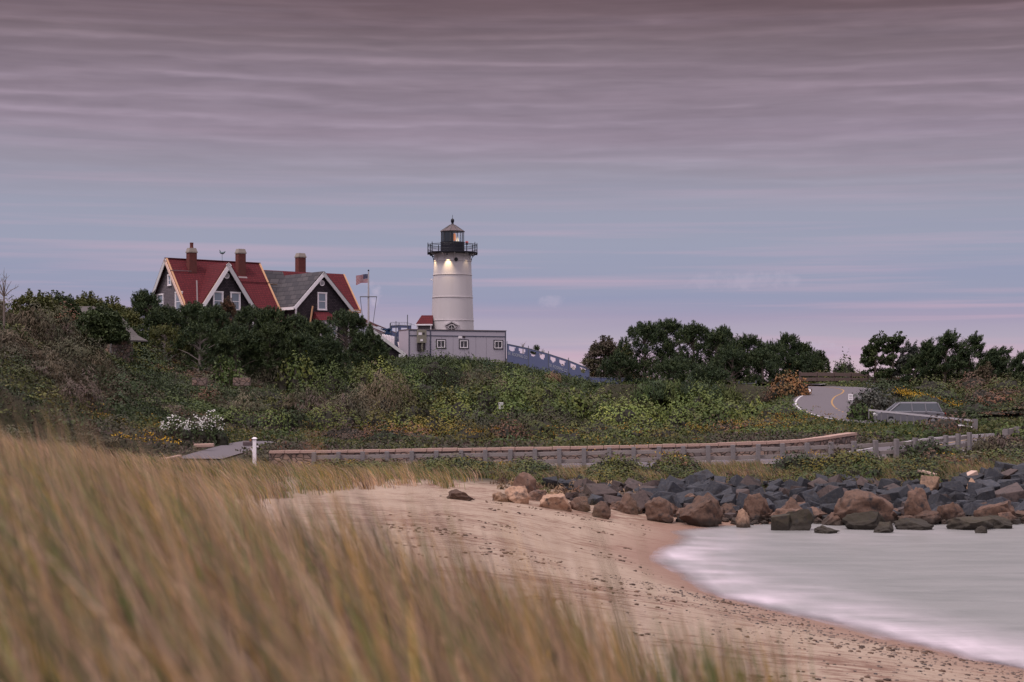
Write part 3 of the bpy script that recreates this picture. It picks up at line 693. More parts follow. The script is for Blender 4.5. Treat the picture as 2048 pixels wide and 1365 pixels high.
# ------------------------------------------------------------------ main house (red roof)
OA = Vector((-34.97, 172, 0)); ZR, ZE, WA, LA = 18.96, 13.7, 4.4, 10.9
hA = lambda u, v, zz: OA+U*u+V*v+Z*zz
house = thing('shingled_house', 'large shingled house with steep red roof and white gables', 'house', tuple(hA(5, 0, 9.5)))
mA = (ZR-ZE)/WA
body = MB(); w_in = WA-.35
body.prism([(-w_in, 9), (w_in, 9), (w_in, ZR-mA*w_in-.12), (0, ZR-.12), (-w_in, ZR-mA*w_in-.12)], OA, V, Z, U, .38, LA-.38)
body.build('gable_wall', SHINGLE_PALE, house)
uC, vC, ZC, WC = 4.62, 4.75, 18.4, 3.25; mC = (ZC-13.72)/WC; wc_ = WC-.3
MB().prism([(-wc_, 9), (wc_, 9), (wc_, ZC-mC*wc_-.12), (0, ZC-.12), (-wc_, ZC-mC*wc_-.12)], OA+U*uC, U, Z, V, -.2, vC-.35).build('front_gable_wall', SHINGLE_DARK, house)
MB().slab([hA(0, 0, ZR), hA(LA, 0, ZR), hA(LA, -WA, ZE), hA(0, -WA, ZE)], -.14).build('back_roof', RED_ROOF, house)
MB().slab([hA(0, WA, ZE), hA(LA, WA, ZE), hA(LA, 0, ZR), hA(0, 0, ZR)], .14).build('front_roof', RED_ROOF, house)
vj = (ZR-ZC)/mA-.25
for s_, nm in ((-1, 'cross_roof'), (1, 'cross_roof')):
    a0 = hA(uC, vj, ZC); a1 = hA(uC, vC, ZC); b1 = hA(uC+s_*WC, vC, ZC-mC*WC); b0 = hA(uC+s_*WC, 2.5, ZC-mC*WC)
    MB().slab([a0, a1, b1, b0] if s_ < 0 else [a1, a0, b0, b1], .14 if s_ < 0 else .14).build(nm, RED_ROOF, house)
MB().beam(hA(0, 0, ZR+.03), hA(LA, 0, ZR+.03), .22, .06).build('ridge_cap', mat('dark_red_cap', (.10,.02,.025), .7), house)
PALE = mat('pale_trim', (.42,.41,.43), .6, var=.08); PEACH = mat('peach_trim', (.60,.42,.36), .65, var=.08)
def rake(p0, p1, n, w, t, m, parent, nm='rake_board', dz=0):
    """board on edge along a rake; n = outward normal of the gable"""
    p0, p1, n = Vector(p0)+Z*dz, Vector(p1)+Z*dz, Vector(n)
    d = (p1-p0).normalized(); up = n.cross(d).normalized()
    if up.z < 0: up = -up
    c = (p0+p1)/2-up*w/2
    return MB().obox(c+n*t/2, d, n, up, (p1-p0).length/2, t/2, w/2).build(nm, m, parent)
rake(hA(0, 0, ZR), hA(0, WA, ZE), -U, .30, .06, PEACH, house)
rake(hA(0, 0, ZR), hA(0, -WA-.1, ZE-.12), -U, .42, .06, PALE, house)
MB().beam(hA(.13, .1, ZR+.0), hA(.13, WA+.05, ZE+.02), .2, .05).build('raw_edge_strip', RAW, house)
rake(hA(LA, 0, ZR+.02), hA(LA, WA, ZE+.02), U, .28, .05, RAW, house)
MB().beam(hA(LA-.08, .0, ZR+.05), hA(LA-.08, WA+.1, ZE-.03), .2, .05).build('raw_edge_strip', RAW, house)
for s_ in (-1, 1):
    rake(hA(uC, vC, ZC+.03), hA(uC+s_*(WC+.08), vC, ZC-mC*(WC+.08)+.03), V, .40, .07, WHITE if s_ < 0 else PALE, house)
MB().beam(hA(uC, vC-.06, ZC+.03), hA(uC-WC, vC-.06, ZC-mC*WC+.03), .16, .06).build('raw_edge_strip', RAW, house)
for u0, u1 in ((.1, uC-WC+.1), (uC+WC-.05, LA)):
    MB().beam(hA(u0, WA+.03, ZE-.05), hA(u1, WA+.03, ZE-.05), .05, .34).build('raw_fascia', RAW, house)
    MB().beam(hA(u0, WA+.02, ZE-.27), hA(u1, WA+.02, ZE-.27), .12, .10).build('gutter_board', WHITE, house)
# valley flashing, ladder brackets
MB().beam(hA(2.55, 1.9, ZR-mA*1.9+.05), hA(1.38, WA-.1, ZE+.15), .14, .03, up=(V+Z*.8)).build('valley_flashing', mat('lead', (.25,.2,.21), .6), house)
MB().beam(hA(.0, 1.25, ZR-mA*1.25+.22), hA(2.3, 1.25, ZR-mA*1.25+.22), .06, .06).build('snow_rail', mat('lead'), house)
MB().beam(hA(7.1, 1.9, ZR-mA*1.9+.14), hA(LA, 1.9, ZR-mA*1.9+.14), .07, .07).build('snow_rail', mat('dark_red_cap'), house)
# windows
window(house, hA(.38, .35, 16.75), V, -U, .55, .95)
window(house, hA(.38, -1.7, 14.5), V, -U, 1.2, 1.7); window(house, hA(.38, 2.35, 14.5), V, -U, 1.3, 1.8)
MB().tube([hA(.38, .2, 17.75), hA(.32, .2, 17.75)], .25, 16).build('round_vent', WHITE, house)
for du in (-1.02, .92): window(house, hA(uC+du, vC-.35, 14.6), U, V, .92, 1.7)
vent(house, hA(uC-.05, vC-.35, 17.15), V, .3)
for du in (-1, 1): MB().obox(hA(uC+du*(wc_-.06), vC-.32, 12.5), U, V, Z, .08, .05, 1.5).build('corner_board', WHITE, house)
def chimney(parent, c, ztop, zbot, w, pot=False):
    x, y = c.x, c.y; nm = MB().obox(Vector((x, y, (ztop-.45+zbot)/2)), U, V, Z, w/2, w/2*.8, (ztop-.45-zbot)/2).build('chimney', BRICK, parent)
    cp = MB(); cp.obox(Vector((x, y, ztop-.42)), U, V, Z, w/2+.06, w/2*.8+.06, .06); a_ = w/2+.03; b_2 = w/2*.8+.03
    pr = []
    for hh, k in ((ztop-.36, 1.0), (ztop, .8)):
        for su, sv in ((-1,-1),(1,-1),(1,1),(-1,1)): pr.append(Vector((x, y, hh))+U*su*a_*k+V*sv*b_2*k)
    cp.hexa(pr); cp.build('chimney_cap', CONCRETE, nm)
    if pot: MB().tube([Vector((x, y, ztop)), Vector((x, y, ztop+.25)), Vector((x, y, ztop+.55))], [.2,.17,.19], 12).build('chimney_pot', BRICK, nm)
    return nm
c1_ = hA(2.5, .9, 0); chimney(house, c1_, 20.05, 16.6, .85, True)
c2_ = hA(8.1, .9, 0); chimney(house, c2_, 20.25, 16.9, .85)
for cc, zz in ((hA(2.5, 1.42, 0), 17.1), (hA(8.1, 1.42, 0), 17.2)):
    MB().obox(Vector((cc.x, cc.y, zz)), U, (V*.64-Z*.77), (Z*.64+V*.77), .5, .22, .04).build('lead_flashing', mat('lead'), house)
# weathervane
wv = thing('weathervane', 'small green-grey bird weathervane on the red ridge', 'weathervane', tuple(hA(6.45, 0, ZR+.06)))
wp = hA(6.45, 0, ZR+.06); COPPER = mat('green_copper', (.10,.15,.17), .6)
MB().tube([wp, wp+Z*.75], .02, 5).build('rod', COPPER, wv)
bd = MB(); bd.tube([wp+Vector((-.28,0,.92)), wp+Vector((-.12,0,.80)), wp+Vector((.08,0,.78)), wp+Vector((.22,0,.86)), wp+Vector((.33,0,.98))], [.03,.1,.13,.08,.03], 8)
bd.tube([wp+Vector((-.16,0,.84)), wp+Vector((-.22,0,1.05)), wp+Vector((-.3,0,1.12))], [.06,.045,.02], 6); bd.build('bird', COPPER, wv)

# ------------------------------------------------------------------ second house (unfinished grey roof)
OB = Vector((-24.33, 182.3, 0)); hB = lambda u, v, zz: OB+U*u+V*v+Z*zz
house2 = thing('shingled_house', 'smaller dark shingled house with bare grey roof under repair', 'house', tuple(hB(0, 4, 9.5)))
ZRB, ZEB, WB = 18.35, 14.3, 3.25; mB = (ZRB-ZEB)/WB; wi_ = WB-.3
MB().prism([(-wi_, 9), (wi_, 9), (wi_, ZRB-mB*wi_-.1), (0, ZRB-.1), (-wi_, ZRB-mB*wi_-.1)], OB, V, Z, U, -4, 7.3).build('main_wall', SHINGLE_DARK, house2)
MB().slab([hB(-4.3, 0, ZRB), hB(7.6, 0, ZRB), hB(7.6, -WB, ZEB), hB(-4.3, -WB, ZEB)], -.12).build('back_roof', RED_ROOF, house2)
MB().slab([hB(-4.3, WB, ZEB), hB(-.2, WB, ZEB), hB(-.2, 0, ZRB), hB(-4.3, 0, ZRB)], .12).build('felted_roof', FELT, house2)
MB().slab([hB(-.2, WB, ZEB), hB(7.6, WB, ZEB), hB(7.6, 0, ZRB), hB(-.2, 0, ZRB)], .12).build('red_roof', RED_ROOF, house2)
rake(hB(7.6, 0, ZRB+.02), hB(7.6, WB, ZEB+.02), U, .28, .05, RAW, house2); MB().beam(hB(7.52, 0, ZRB+.05), hB(7.52, WB+.05, ZEB), .18, .05).build('raw_edge_strip', RAW, house2)
MB().beam(hB(5.6, WB+.03, ZEB-.1), hB(7.6, WB+.03, ZEB-.1), .05, .4).build('raw_fascia', RAW, house2)
ZG, WG, VG = 17.85, 3.55, 8.0; mG = (ZG-14.15)/WG; wg_ = WG-.32
MB().prism([(-wg_, 9), (wg_, 9), (wg_, ZG-mG*wg_-.1), (0, ZG-.1), (-wg_, ZG-mG*wg_-.1)], OB, U, Z, V, -.5, VG-.3).build('front_gable_wall', SHINGLE_DARK, house2)
def lerp(a_, b_, t): return a_+(b_-a_)*t
L0, L1 = hB(0, -.1, ZG), hB(0, VG, ZG); E0, E1 = hB(-WG, -.1, ZG-mG*WG), hB(-WG, VG, ZG-mG*WG)
MB().slab([L0, L1, E1, E0], .12).build('felted_roof', FELT, house2)
n_l = (Z*.7-U*.72).normalized()
q = lambda s_, t: lerp(lerp(L0, L1, s_), lerp(E0, E1, s_), t)+n_l*.012
MB().slab([q(0, .74), q(1, .74), q(1, 1.0), q(0, 1.0)][::-1], .01).build('felt_strip', FELT_BROWN, house2)
MB().slab([q(.93, 0), q(1, 0), q(1, .74), q(.93, .74)][::-1], .012).build('felt_strip', FELT_BROWN, house2)
MB().slab([q(.0, 0), q(.1, 0), q(.1, .74), q(.0, .74)][::-1], .012).build('felt_strip', FELT_BROWN, house2)
BAT = mat('pale_batten', (.48,.33,.24), .8)
for p0, p1 in ((q(.32, .58), q(.78, .52)), (q(.3, .93), q(.86, .88)), (q(.42, .83), q(.5, .72))):
    MB().beam(p0+n_l*.05, p1+n_l*.05, .09, .05).build('roof_batten', BAT, house2)
for t0, a0, a1 in ((.38, -3.4, -1.6), (.75, -3.6, -2.4)):
    y0 = t0*WB; MB().beam(hB(a0, y0, ZRB-mB*y0+.06), hB(a1, y0, ZRB-mB*y0+.06), .1, .05).build('roof_batten', BAT, house2)
Rr0, Rr1 = hB(WG, -.1, ZG-mG*WG), hB(WG, VG, ZG-mG*WG)
MB().slab([L1, L0, Rr0, Rr1], .12).build('right_roof', FELT, house2)
for s_ in (-1, 1): rake(hB(0, VG, ZG+.03), hB(s_*(WG+.08), VG, ZG-mG*(WG+.08)+.03), V, .34, .07, WHITE if s_ < 0 else PALE, house2)
MB().beam(hB(-WG-.02, 2.0, ZG-mG*WG-.1), hB(-WG-.02, VG, ZG-mG*WG-.1), .06, .34).build('eave_board', WHITE, house2)
MB().beam(hB(WG+.1, VG-.2, ZG-mG*WG-.18), hB(WG+1.6, VG-1.2, ZG-mG*WG-.18), .06, .1).build('eave_board', WHITE, house2)
for s_ in (-1, 1): MB().obox(hB(s_*(wg_-.06), VG-.27, 12), U, V, Z, .1, .05, 2.0).build('corner_board', WHITE, house2)
window(house2, hB(-.05, VG-.3, 14.85), U, V, .9, 1.65); vent(house2, hB(-.05, VG-.3, 16.72), V, .3)
MB().hexa([hB(-1.2, VG-.3, 12.95), hB(1.75, VG-.3, 12.95), hB(1.75, VG+1.1, 12.85), hB(-1.2, VG+1.1, 12.85), hB(-1.05, VG-.3, 13.75), hB(.75, VG-.3, 13.75), hB(.72, VG-.2, 13.72), hB(-1.05, VG-.2, 13.72)]).build('bay_roof', RED_ROOF, house2)
MB().obox(hB(.3, VG+.25, 11.3), U, V, Z, .85, .5, 1.55).build('bay', WHITE, house2)
window(house2, hB(-.05, VG+.75, 11.8), U, V, .6, 1.2); window(house2, hB(.75, VG+.75, 11.8), U, V, .5, 1.2)
MB().beam(hB(-1.75, VG+.2, 12.6), hB(-1.45, VG+.2, 14.3), .1, .16, up=V).build('raw_plank', RAW, house2)
MB().slab([hB(-5.2, 4.6, 13.6), hB(-5.2, 7.6, 12.6), hB(-3.2, 7.6, 12.6), hB(-3.2, 4.6, 13.6)][::1], .12, up=(0,0,1)).build('porch_roof', mat('porch_red', (.13,.05,.045), .8, var=.2), house2)
MB().slab([hB(4.3, 5.6, 13.3), hB(4.3, 8.2, 12.5), hB(6.6, 8.2, 12.5), hB(6.6, 5.6, 13.3)], .12, up=(0,0,1)).build('porch_roof', RED_ROOF, house2)
chimney(house2, Vector((at(601, 507, 187).x, 187, 0)), EYE+283/F*187, 15, .92)

# ------------------------------------------------------------------ low outbuilding with white rake, and lean-to roofs beside the pole
out = thing('outbuilding', 'low shingled outbuilding with white gable rake below the flagpole', 'outbuilding', tuple(at(745, 735, 165)))
ap = at(745, 660, 165); er = at(811, 709, 165); hw_ = er.x-ap.x
MB().prism([(-hw_+.3, -4), (hw_-.35, -4), (hw_-.35, er.z-ap.z+.28), (0, -.1), (-hw_+.3, er.z-ap.z+.28)], ap, (1,0,0), Z, (0,1,0), .3, 6).build('wall', SHINGLE_DARK, out)
for s_ in (-1, 1):
    a0 = ap; e0_ = ap+Vector((s_*hw_, 0, er.z-ap.z)); pts = [a0, a0+Vector((0,6.3,0)), e0_+Vector((0,6.3,0)), e0_]
    MB().slab(pts if s_ > 0 else pts[::-1], -.1 if s_ < 0 else -.1).build('roof', mat('brown_roof', (.12,.07,.07), .8, var=.2), out)
    MB().beam(a0+Vector((0,-.03,-.08)), e0_+Vector((0,-.03,-.08)), .06, .3).build('rake_board', PALE, out)
MB().box(er+Vector((-.35, .15, -.15)), .3, .2, .16).build('rake_return', PALE, out)
lean = thing('lean_to_roof', 'long low timber lean-to roof sloping right behind the flagpole', 'roof', tuple(at(760, 700, 178)))
for i, (dy, c_) in enumerate(((0, mat('brown_roof')), (5, PALE), (9, mat('brown_roof')))):
    MB().beam(at(728, 640+dy, 178), at(800, 670+dy, 178), .5, .13).build('rafter_edge', c_, lean)
MB().slab([at(735, 655, 177), at(800, 680, 177), at(812, 735, 176), at(735, 735, 176)], .2).build('end_wall', SHINGLE_PALE, lean)

# ------------------------------------------------------------------ oil house
oh = thing('oil_house', 'tiny red-roofed store house against the left of the lighthouse', 'store house', tuple(at(850, 690, 178)))
hp = lambda px, py, d=0: at(px, py, 178)+Vector((0, d, 0))
MB().slab([hp(831.5, 648.5, 0), hp(865, 648.5, 0), hp(865, 630, 1.2), hp(842, 630, 1.2)], .1).build('roof', RED_ROOF, oh)
MB().slab([hp(842, 630, 1.2), hp(865, 630, 1.2), hp(865, 648.5, 2.4), hp(831.5, 648.5, 2.4)], .1).build('roof', RED_ROOF, oh)
b1_ = hp(834, 690, .15); b2_ = hp(863, 650, .15)
MB().box(Vector(((b1_.x+b2_.x)/2, 179.3, (b1_.z+b2_.z)/2)), (b2_.x-b1_.x)/2, 1.1, (b2_.z-b1_.z)/2).build('wall', SHINGLE_PALE, oh)
MB().beam(hp(831, 650, -.05), hp(865, 650, -.05), .1, .14).build('eave_board', WHITE, oh)
for px in (834.5, 861.5): MB().beam(hp(px, 651, .1), hp(px, 690, .1), .12, .12, up=(0,1,0)).build('corner_board', WHITE, oh)

# ------------------------------------------------------------------ site trailer
tl = at(817, 659.5, 165.6); trr = at(1012, 664, 169.4); TZT = 11.52; TZB = 8.55
tl.z = trr.z = 0; ax = (trr-tl).normalized(); n_t = Vector((ax.y, -ax.x, 0)); TL = (trr-tl).length
trailer = thing('site_trailer', 'long grey office trailer with three small white windows before the lighthouse', 'trailer', tuple((tl+trr)/2+Z*TZB))
SID = mat('grey_siding', (.33,.305,.36), .55, var=.05, vscale=.5); STRIP = mat('blue_grey_strip', (.085,.09,.135), .5)
tp = lambda s_, zz, d=0: tl+ax*s_+Z*zz+n_t*d
MB().obox(tp(TL/2, (TZT+TZB)/2, -1.5), ax, n_t, Z, TL/2, 1.5, (TZT-TZB)/2).build('body', SID, trailer)
MB().obox(tp(TL/2, TZT+.03, -1.5), ax, n_t, Z, TL/2+.04, 1.54, .035).build('roof_edge', mat('roof_grey', (.2,.16,.17), .6), trailer)
st = MB()
for zz, hh in ((TZT-.05, .05), (TZT-.56, .05)): st.obox(tp(TL/2, zz, .012), ax, n_t, Z, TL/2-.001, .012, hh)
for s_, hw2 in ((.05, .05), (2.25, .055), (TL-.05, .05)): st.obox(tp(s_, (TZT+TZB)/2, .018), ax, n_t, Z, hw2, .018, (TZT-TZB)/2-.002)
st.build('trim_strip', STRIP, trailer)
sm = MB()
for s_ in (1.2, 3.4, 4.6, 5.8, 6.98, 8.1): sm.obox(tp(s_, (TZT+TZB)/2-.3, .004), ax, n_t, Z, .008, .004, 1.15)
sm.build('panel_seam', mat('seam', (.2,.185,.225), .6), trailer)
for px in (882, 927.5, 996.5):
    s_ = ((px-CX)/F*tl.y-tl.x)/(ax.x-(px-CX)/F*ax.y); c_ = tp(s_, 10.17, 0)
    fo = MB()
    for sx in (-1, 1): fo.obox(c_+ax*sx*.46+n_t*.02, ax, n_t, Z, .05, .02, .47)
    for sz in (-1, 1): fo.obox(c_+Z*sz*.42+n_t*.021, ax, n_t, Z, .41, .021, .05)
    wo_ = fo.build('window', mat('dark_trim', (.05,.045,.06), .5), trailer)
    fi = MB()
    for sx in (-1, 1): fi.obox(c_+ax*sx*.375+n_t*.03, ax, n_t, Z, .035, .03, .37)
    for sz in (-1, 1): fi.obox(c_+Z*sz*.335+n_t*.031, ax, n_t, Z, .34, .031, .035)
    fi.obox(c_+n_t*.02, ax, n_t, Z, .02, .02, .3)
    fi.build('frame', WHITE, wo_); MB().obox(c_+n_t*.005, ax, n_t, Z, .34, .005, .3).build('pane', mat('trailer_glass', (.05,.045,.06), .15, spec=.6), wo_)
ac = MB().obox(tp(1.28, 10.85, .2), ax, n_t, Z, .44, .2, .62).build('air_conditioner', mat('beige_metal', (.26,.24,.2), .6), trailer, bevel=.02)
MB().obox(tp(1.25, 9.95, .13), ax, n_t, Z, .40, .13, .42).build('condenser', mat('dark_metal', (.05,.04,.05), .6), trailer)
MB().obox(tp(1.28, 9.9, .30), ax, n_t, Z, .08, .04, .5).build('duct', mat('beige_metal'), trailer)
MB().obox(tp(1.05, 11.12, .41), ax, n_t, Z, .17, .01, .12).build('label_plate', WHITE, ac); MB().obox(tp(1.42, 11.15, .41), ax, n_t, Z, .1, .01, .1).build('grille', mat('dark_metal'), ac)
MB().obox(tp(1.2, 10.5, .41), ax, n_t, Z, .13, .01, .1).build('grille', WHITE, ac)
s_ = ((924-CX)/F*tl.y-tl.x)/(ax.x-(924-CX)/F*ax.y)
MB().obox(tp(s_-.2, 10.85, .02), ax, n_t, Z, .19, .02, .12).build('notice', WHITE, trailer); MB().obox(tp(s_+.2, 10.9, .03), ax, n_t, Z, .13, .03, .09).build('wall_light', mat('dark_metal'), trailer)
MB().obox(tp(TL/2+2, TZB-.08, -.06), ax, n_t, Z, 2.9, .05, .05).build('skirting', WHITE, trailer)

# ------------------------------------------------------------------ flagpole
fp = at(737, 700, 171); FS = 171/F; fz = lambda py: EYE+(HY-py)*FS
flagpole = thing('flagpole', 'tall white flagpole with crossarm, right of the second house', 'flagpole', (fp.x, fp.y, fz(700)))
Pp = Vector((fp.x, fp.y, 0))
MB().tube([Pp+Z*fz(705), Pp+Z*fz(595), Pp+Z*fz(544)], [.11, .095, .06], 10).build('pole', mat('pole_paint', (.45,.42,.45), .5), flagpole)
MB().lathe([(0, fz(543.5)), (.07, fz(542.8)), (.085, fz(541.3)), (.06, fz(540)), (0, fz(539.6))], Pp, 12).build('finial', BLACK, flagpole, smooth=True)
MB().tube([Pp+Vector((-17*FS, -.1, fz(594))), Pp+Vector((17*FS, -.1, fz(594)))], .045, 8).build('crossarm', mat('grey_iron'), flagpole)
for s_, e_ in ((-1, -9), (1, 8)): MB().tube([Pp+Vector((s_*16.5*FS, -.1, fz(594))), Pp+Vector((e_*FS, -.1, fz(658)))], .028, 5).build('halyard', mat('grey_iron'), flagpole)
# flag streaming to the left
flag = thing('flag', 'United States flag streaming left from the flagpole', 'flag', tuple(Pp+Vector((-.1, 0, fz(560)))))
nu, nv = 26, 13; fw, fh = 25*FS, 17*FS
def fpt(i, j):
    s_ = i/nu; y_ = .16*math.sin(s_*7)*s_**.6+.1*s_; zz = fz(548.5)-j/nv*fh-s_*s_*.22+.05*math.sin(s_*8+j*.3)*s_
    return Pp+Vector((-.07-s_*fw*.96, y_, zz))
def flag_part(nm, m, cells):
    mb = MB()
    for i, j in cells: mb.poly([fpt(i, j+1), fpt(i, j), fpt(i+1, j), fpt(i+1, j+1)])
    return mb.build(nm, m, flag)
FR, FW, FB = mat('flag_red', (.33,.05,.07), .8), mat('flag_white', (.42,.38,.42), .8), mat('flag_blue', (.03,.035,.10), .8)
canton = {(i, j) for i in range(10) for j in range(7)}
flag_part('red_stripes', FR, [(i, j) for i in range(nu) for j in range(0, nv, 2) if (i, j) not in canton])
flag_part('white_stripes', FW, [(i, j) for i in range(nu) for j in range(1, nv, 2) if (i, j) not in canton])
flag_part('canton', FB, sorted(canton))
star = MB()
for r_ in range(9):
    for c_ in range(6 if r_ % 2 == 0 else 5):
        i = (.8+c_*1.68+(0 if r_ % 2 == 0 else .84)); j = .55+r_*.72; p_ = fpt(i, j)+Vector((0,-.012,0))
        star.poly([p_+Vector((math.sin(q)*rr, 0, math.cos(q)*rr)) for q, rr in ((k*math.pi/5, .02 if k % 2 == 0 else .008) for k in range(10))])
star.build('stars', FW, flag)

# ------------------------------------------------------------------ blue construction fences
BLUE = mat('blue_mesh_screen', (.085,.10,.185), .8, var=.15, vscale=1); POST = mat('galvanised', (.13,.14,.17), .5)
def blue_fence(label, pts, hs, holes=True, text=None, nm='screened_fence'):
    """pts: base points, hs: heights. Screen cloth with half-moon wind cuts."""
    mid = sum(pts, Vector())/len(pts); t = thing(nm, label, 'fence', tuple(mid))
    for i in range(len(pts)-1):
        p, q_ = pts[i], pts[i+1]; h0, h1_ = hs[i], hs[i+1]; d = q_-p; Lh = d.length; cols_ = max(2, int(Lh/.11)); rows_ = 20
        mb = MB()
        P3 = lambda s_, tt: p+d*s_+Z*(h0+(h1_-h0)*s_)*tt
        for a_ in range(cols_):
            for b__ in range(rows_):
                s0, s1, t0, t1 = a_/cols_, (a_+1)/cols_, b__/rows_, (b__+1)/rows_
                if holes:
                    sx = ((s0+s1)/2*Lh) % 1.05-.52; sy = ((t0+t1)/2-.90)*(h0+h1_)/2
                    if sy < .02 and sx*sx/(.33**2)+sy*sy/(.5**2) < 1: continue
                mb.poly([P3(s0, t0), P3(s1, t0), P3(s1, t1), P3(s0, t1)])
        mb.build('screen', BLUE, t)
        MB().tube([p+Z*h0, q_+Z*h1_], .03, 5).build('top_rail', POST, t)
        if text and (i % 2 == 0):
            cu = bpy.data.curves.new('banner_text', 'FONT'); cu.body = text; cu.size = .42; cu.extrude = .002
            o = bpy.data.objects.new('tmp', cu); C.objects.link(o)
            bpy.context.view_layer.update()
            me = bpy.data.meshes.new_from_object(o.evaluated_get(bpy.context.evaluated_depsgraph_get())); bpy.data.objects.remove(o)
            me.materials.clear(); me.materials.append(mat('banner_white', (.42,.44,.52), .8))
            wdt = max(v.co.x for v in me.vertices); sc_ = min(1, Lh*.9/wdt)
            dd = d.normalized(); nn = Vector((d.y, -d.x, 0)).normalized()
            if nn.y > 0: nn = -nn
            o0 = p+d*.05+Z*(h0*.42)+nn*.03-t.location
            hh = ((h1_-h0)*.42)/Lh
            for v in me.vertices:
                x, y = v.co.x*sc_, v.co.y
                v.co = o0+(dd+Z*hh)*x+Z*y+nn*v.co.z
            link('banner_text', me, t)
    for i, p in enumerate(pts):
        MB().tube([p-Z*.4, p+Z*(hs[i]+.25)], .04, 6).build('post', POST, t)
    return t
fpx = [(1014,724,168.5,688),(1057,735,168,697),(1097,750,167,708),(1137,765,166,721),(1179,775,165,738)]
blue_fence('sloping blue screened fence with half-moon cuts right of the trailer', [at(x, yb, D) for x, yb, D, yt in fpx], [(yb-yt)/F*D for x, yb, D, yt in fpx], True, 'EK. ROOFING CO')
fpx = [(1179,776,164.6,755),(1219,777,164,756),(1259,778,163,757),(1300,779,162,760),(1345,785,161,764)]
blue_fence('low blue screened fence in front of the autumn-orange shrubs', [at(x, yb+4, D) for x, yb, D, yt in fpx], [(yb+4-yt)/F*D for x, yb, D, yt in fpx], False)
fpx = [(1178,775,166,738),(1215,775,172,748),(1262,776,178,759)]
fpx = [(1440,808,150,770),(1478,808,150,768),(1512,806,150,767)]
blue_fence('pale blue screened fence seen under the right-hand pines', [at(x, yb, D) for x, yb, D, yt in fpx], [(yb-yt)/F*D for x, yb, D, yt in fpx], False, 'EK')
fpx = [(780,700,174,652),(798,700,174,651),(822,700,174,652)]
bf2 = blue_fence('tall blue screened fence with wire top left of the trailer', [at(x, yb, D) for x, yb, D, yt in fpx], [(yb-yt)/F*D for x, yb, D, yt in fpx], True, 'EK. ROOF')
for x, y0 in ((781, 646), (792, 643), (815, 630)): MB().tube([at(x, 700, 173.9), at(x, y0, 173.9)], .05, 6).build('tall_post', POST, bf2)
wm = MB()
for k in range(12): wm.tube([at(781+k*3.4, 652, 173.9), at(783+k*3.3, 645+max(0, k-8)*1.2, 173.9)], .012, 4)
wm.tube([at(781, 645, 173.9), at(812, 645, 173.9), at(830, 651, 173.9)], .015, 4); wm.build('wire_mesh', POST, bf2)
tarp = MB()
for k in range(9):
    c_ = at(772+random.uniform(-8, 10), 660+random.uniform(-4, 6), 172); tarp.poly([c_+Vector((random.uniform(-.6,.6), random.uniform(-.3,.3), random.uniform(-.25,.3))) for _ in range(4)])
tag(tarp.build('tarpaulin', mat('blue_tarp', (.03,.07,.16), .5)), 'crumpled blue tarpaulin heaped left of the tall screened fence', 'tarpaulin')
pk = thing('picket_fence', 'short white picket fence between outbuilding and trailer', 'fence', tuple(at(778, 700, 170)))
for k in range(8): MB().tube([at(766+k*3.1, 700, 170), at(766+k*3.1, 670+k*.6, 170), at(766+k*3.1, 668.5+k*.6, 170)], [.07,.07,.01], 4).build('picket', WHITE, pk)
MB().beam(at(765, 679, 170.1), at(789, 682, 170.1), .04, .1).build('rail', WHITE, pk)
sheet = MB()
for k in range(5): sheet.poly([at(795+k*4, 684+k*5, 169), at(808+k*3, 688+k*5, 169.3), at(812+k*2, 695+k*5, 168.6), at(797+k*4, 694+k*5, 168.4)])
tag(sheet.build('plastic_sheeting', mat('pale_sheet', (.6,.5,.5), .5)), 'pale plastic sheeting lying against the left end of the trailer', 'sheeting')

# ------------------------------------------------------------------ stone hut on the left slope
hut = thing('stone_hut', 'small fieldstone hut with grey shingle roof among trees', 'hut', tuple(at(240, 728, 130)))
HUT_W = mat('hut_stone', (.3,.2,.18), .9)
o_ = at(212, 728, 130); dx_ = Vector((.85, -.53, 0)); dy_ = Vector((.53, .85, 0))
hh = lambda a_, b__, zz: Vector((o_.x, o_.y, 0))+dx_*a_+dy_*b__+Z*zz
zb, ze_, zr_ = 7.0, EYE+(HY-668)/F*130, EYE+(HY-640)/F*130
MB().prism([(-2.1, zb), (.65, zb), (.65, ze_), (-.6, zr_), (-2.1, ze_)], hh(0, 0, 0), dx_, Z, dy_, 0, 2.2).build('wall', FIELDSTONE, hut)
HR = mat('hut_roof', (.085,.075,.075), .9, var=.3, vscale=4)
MB().slab([hh(-.6, -.35, zr_+.3), hh(-.6, 2.3, zr_+.3), hh(1.3, 2.3, ze_-.25), hh(1.3, -.35, ze_-.25)], -.14).build('roof', HR, hut)
MB().slab([hh(-.6, -.35, zr_+.3), hh(-.6, 2.3, zr_+.3), hh(-2.9, 2.3, ze_-.35), hh(-2.9, -.35, ze_-.35)], .14).build('roof', HR, hut)
MB().slab([at(150, 617, 134), at(203, 616, 134), at(225, 640, 132), at(140, 640, 132)], .15).build('upper_roof', HR, hut)
MB().slab([hh(1.2, .4, ze_-.1), hh(2.2, .4, ze_-.5), hh(2.2, 2.2, ze_-.5), hh(1.2, 2.2, ze_-.1)], .1, up=(0,0,1)).build('side_roof', HR, hut)
for a_ in (.55,): MB().beam(hh(a_, .0-.05, zb), hh(a_, -.05, ze_-.2), .14, .14, up=(0,1,0)).build('corner_post', GREY_WOOD, hut)
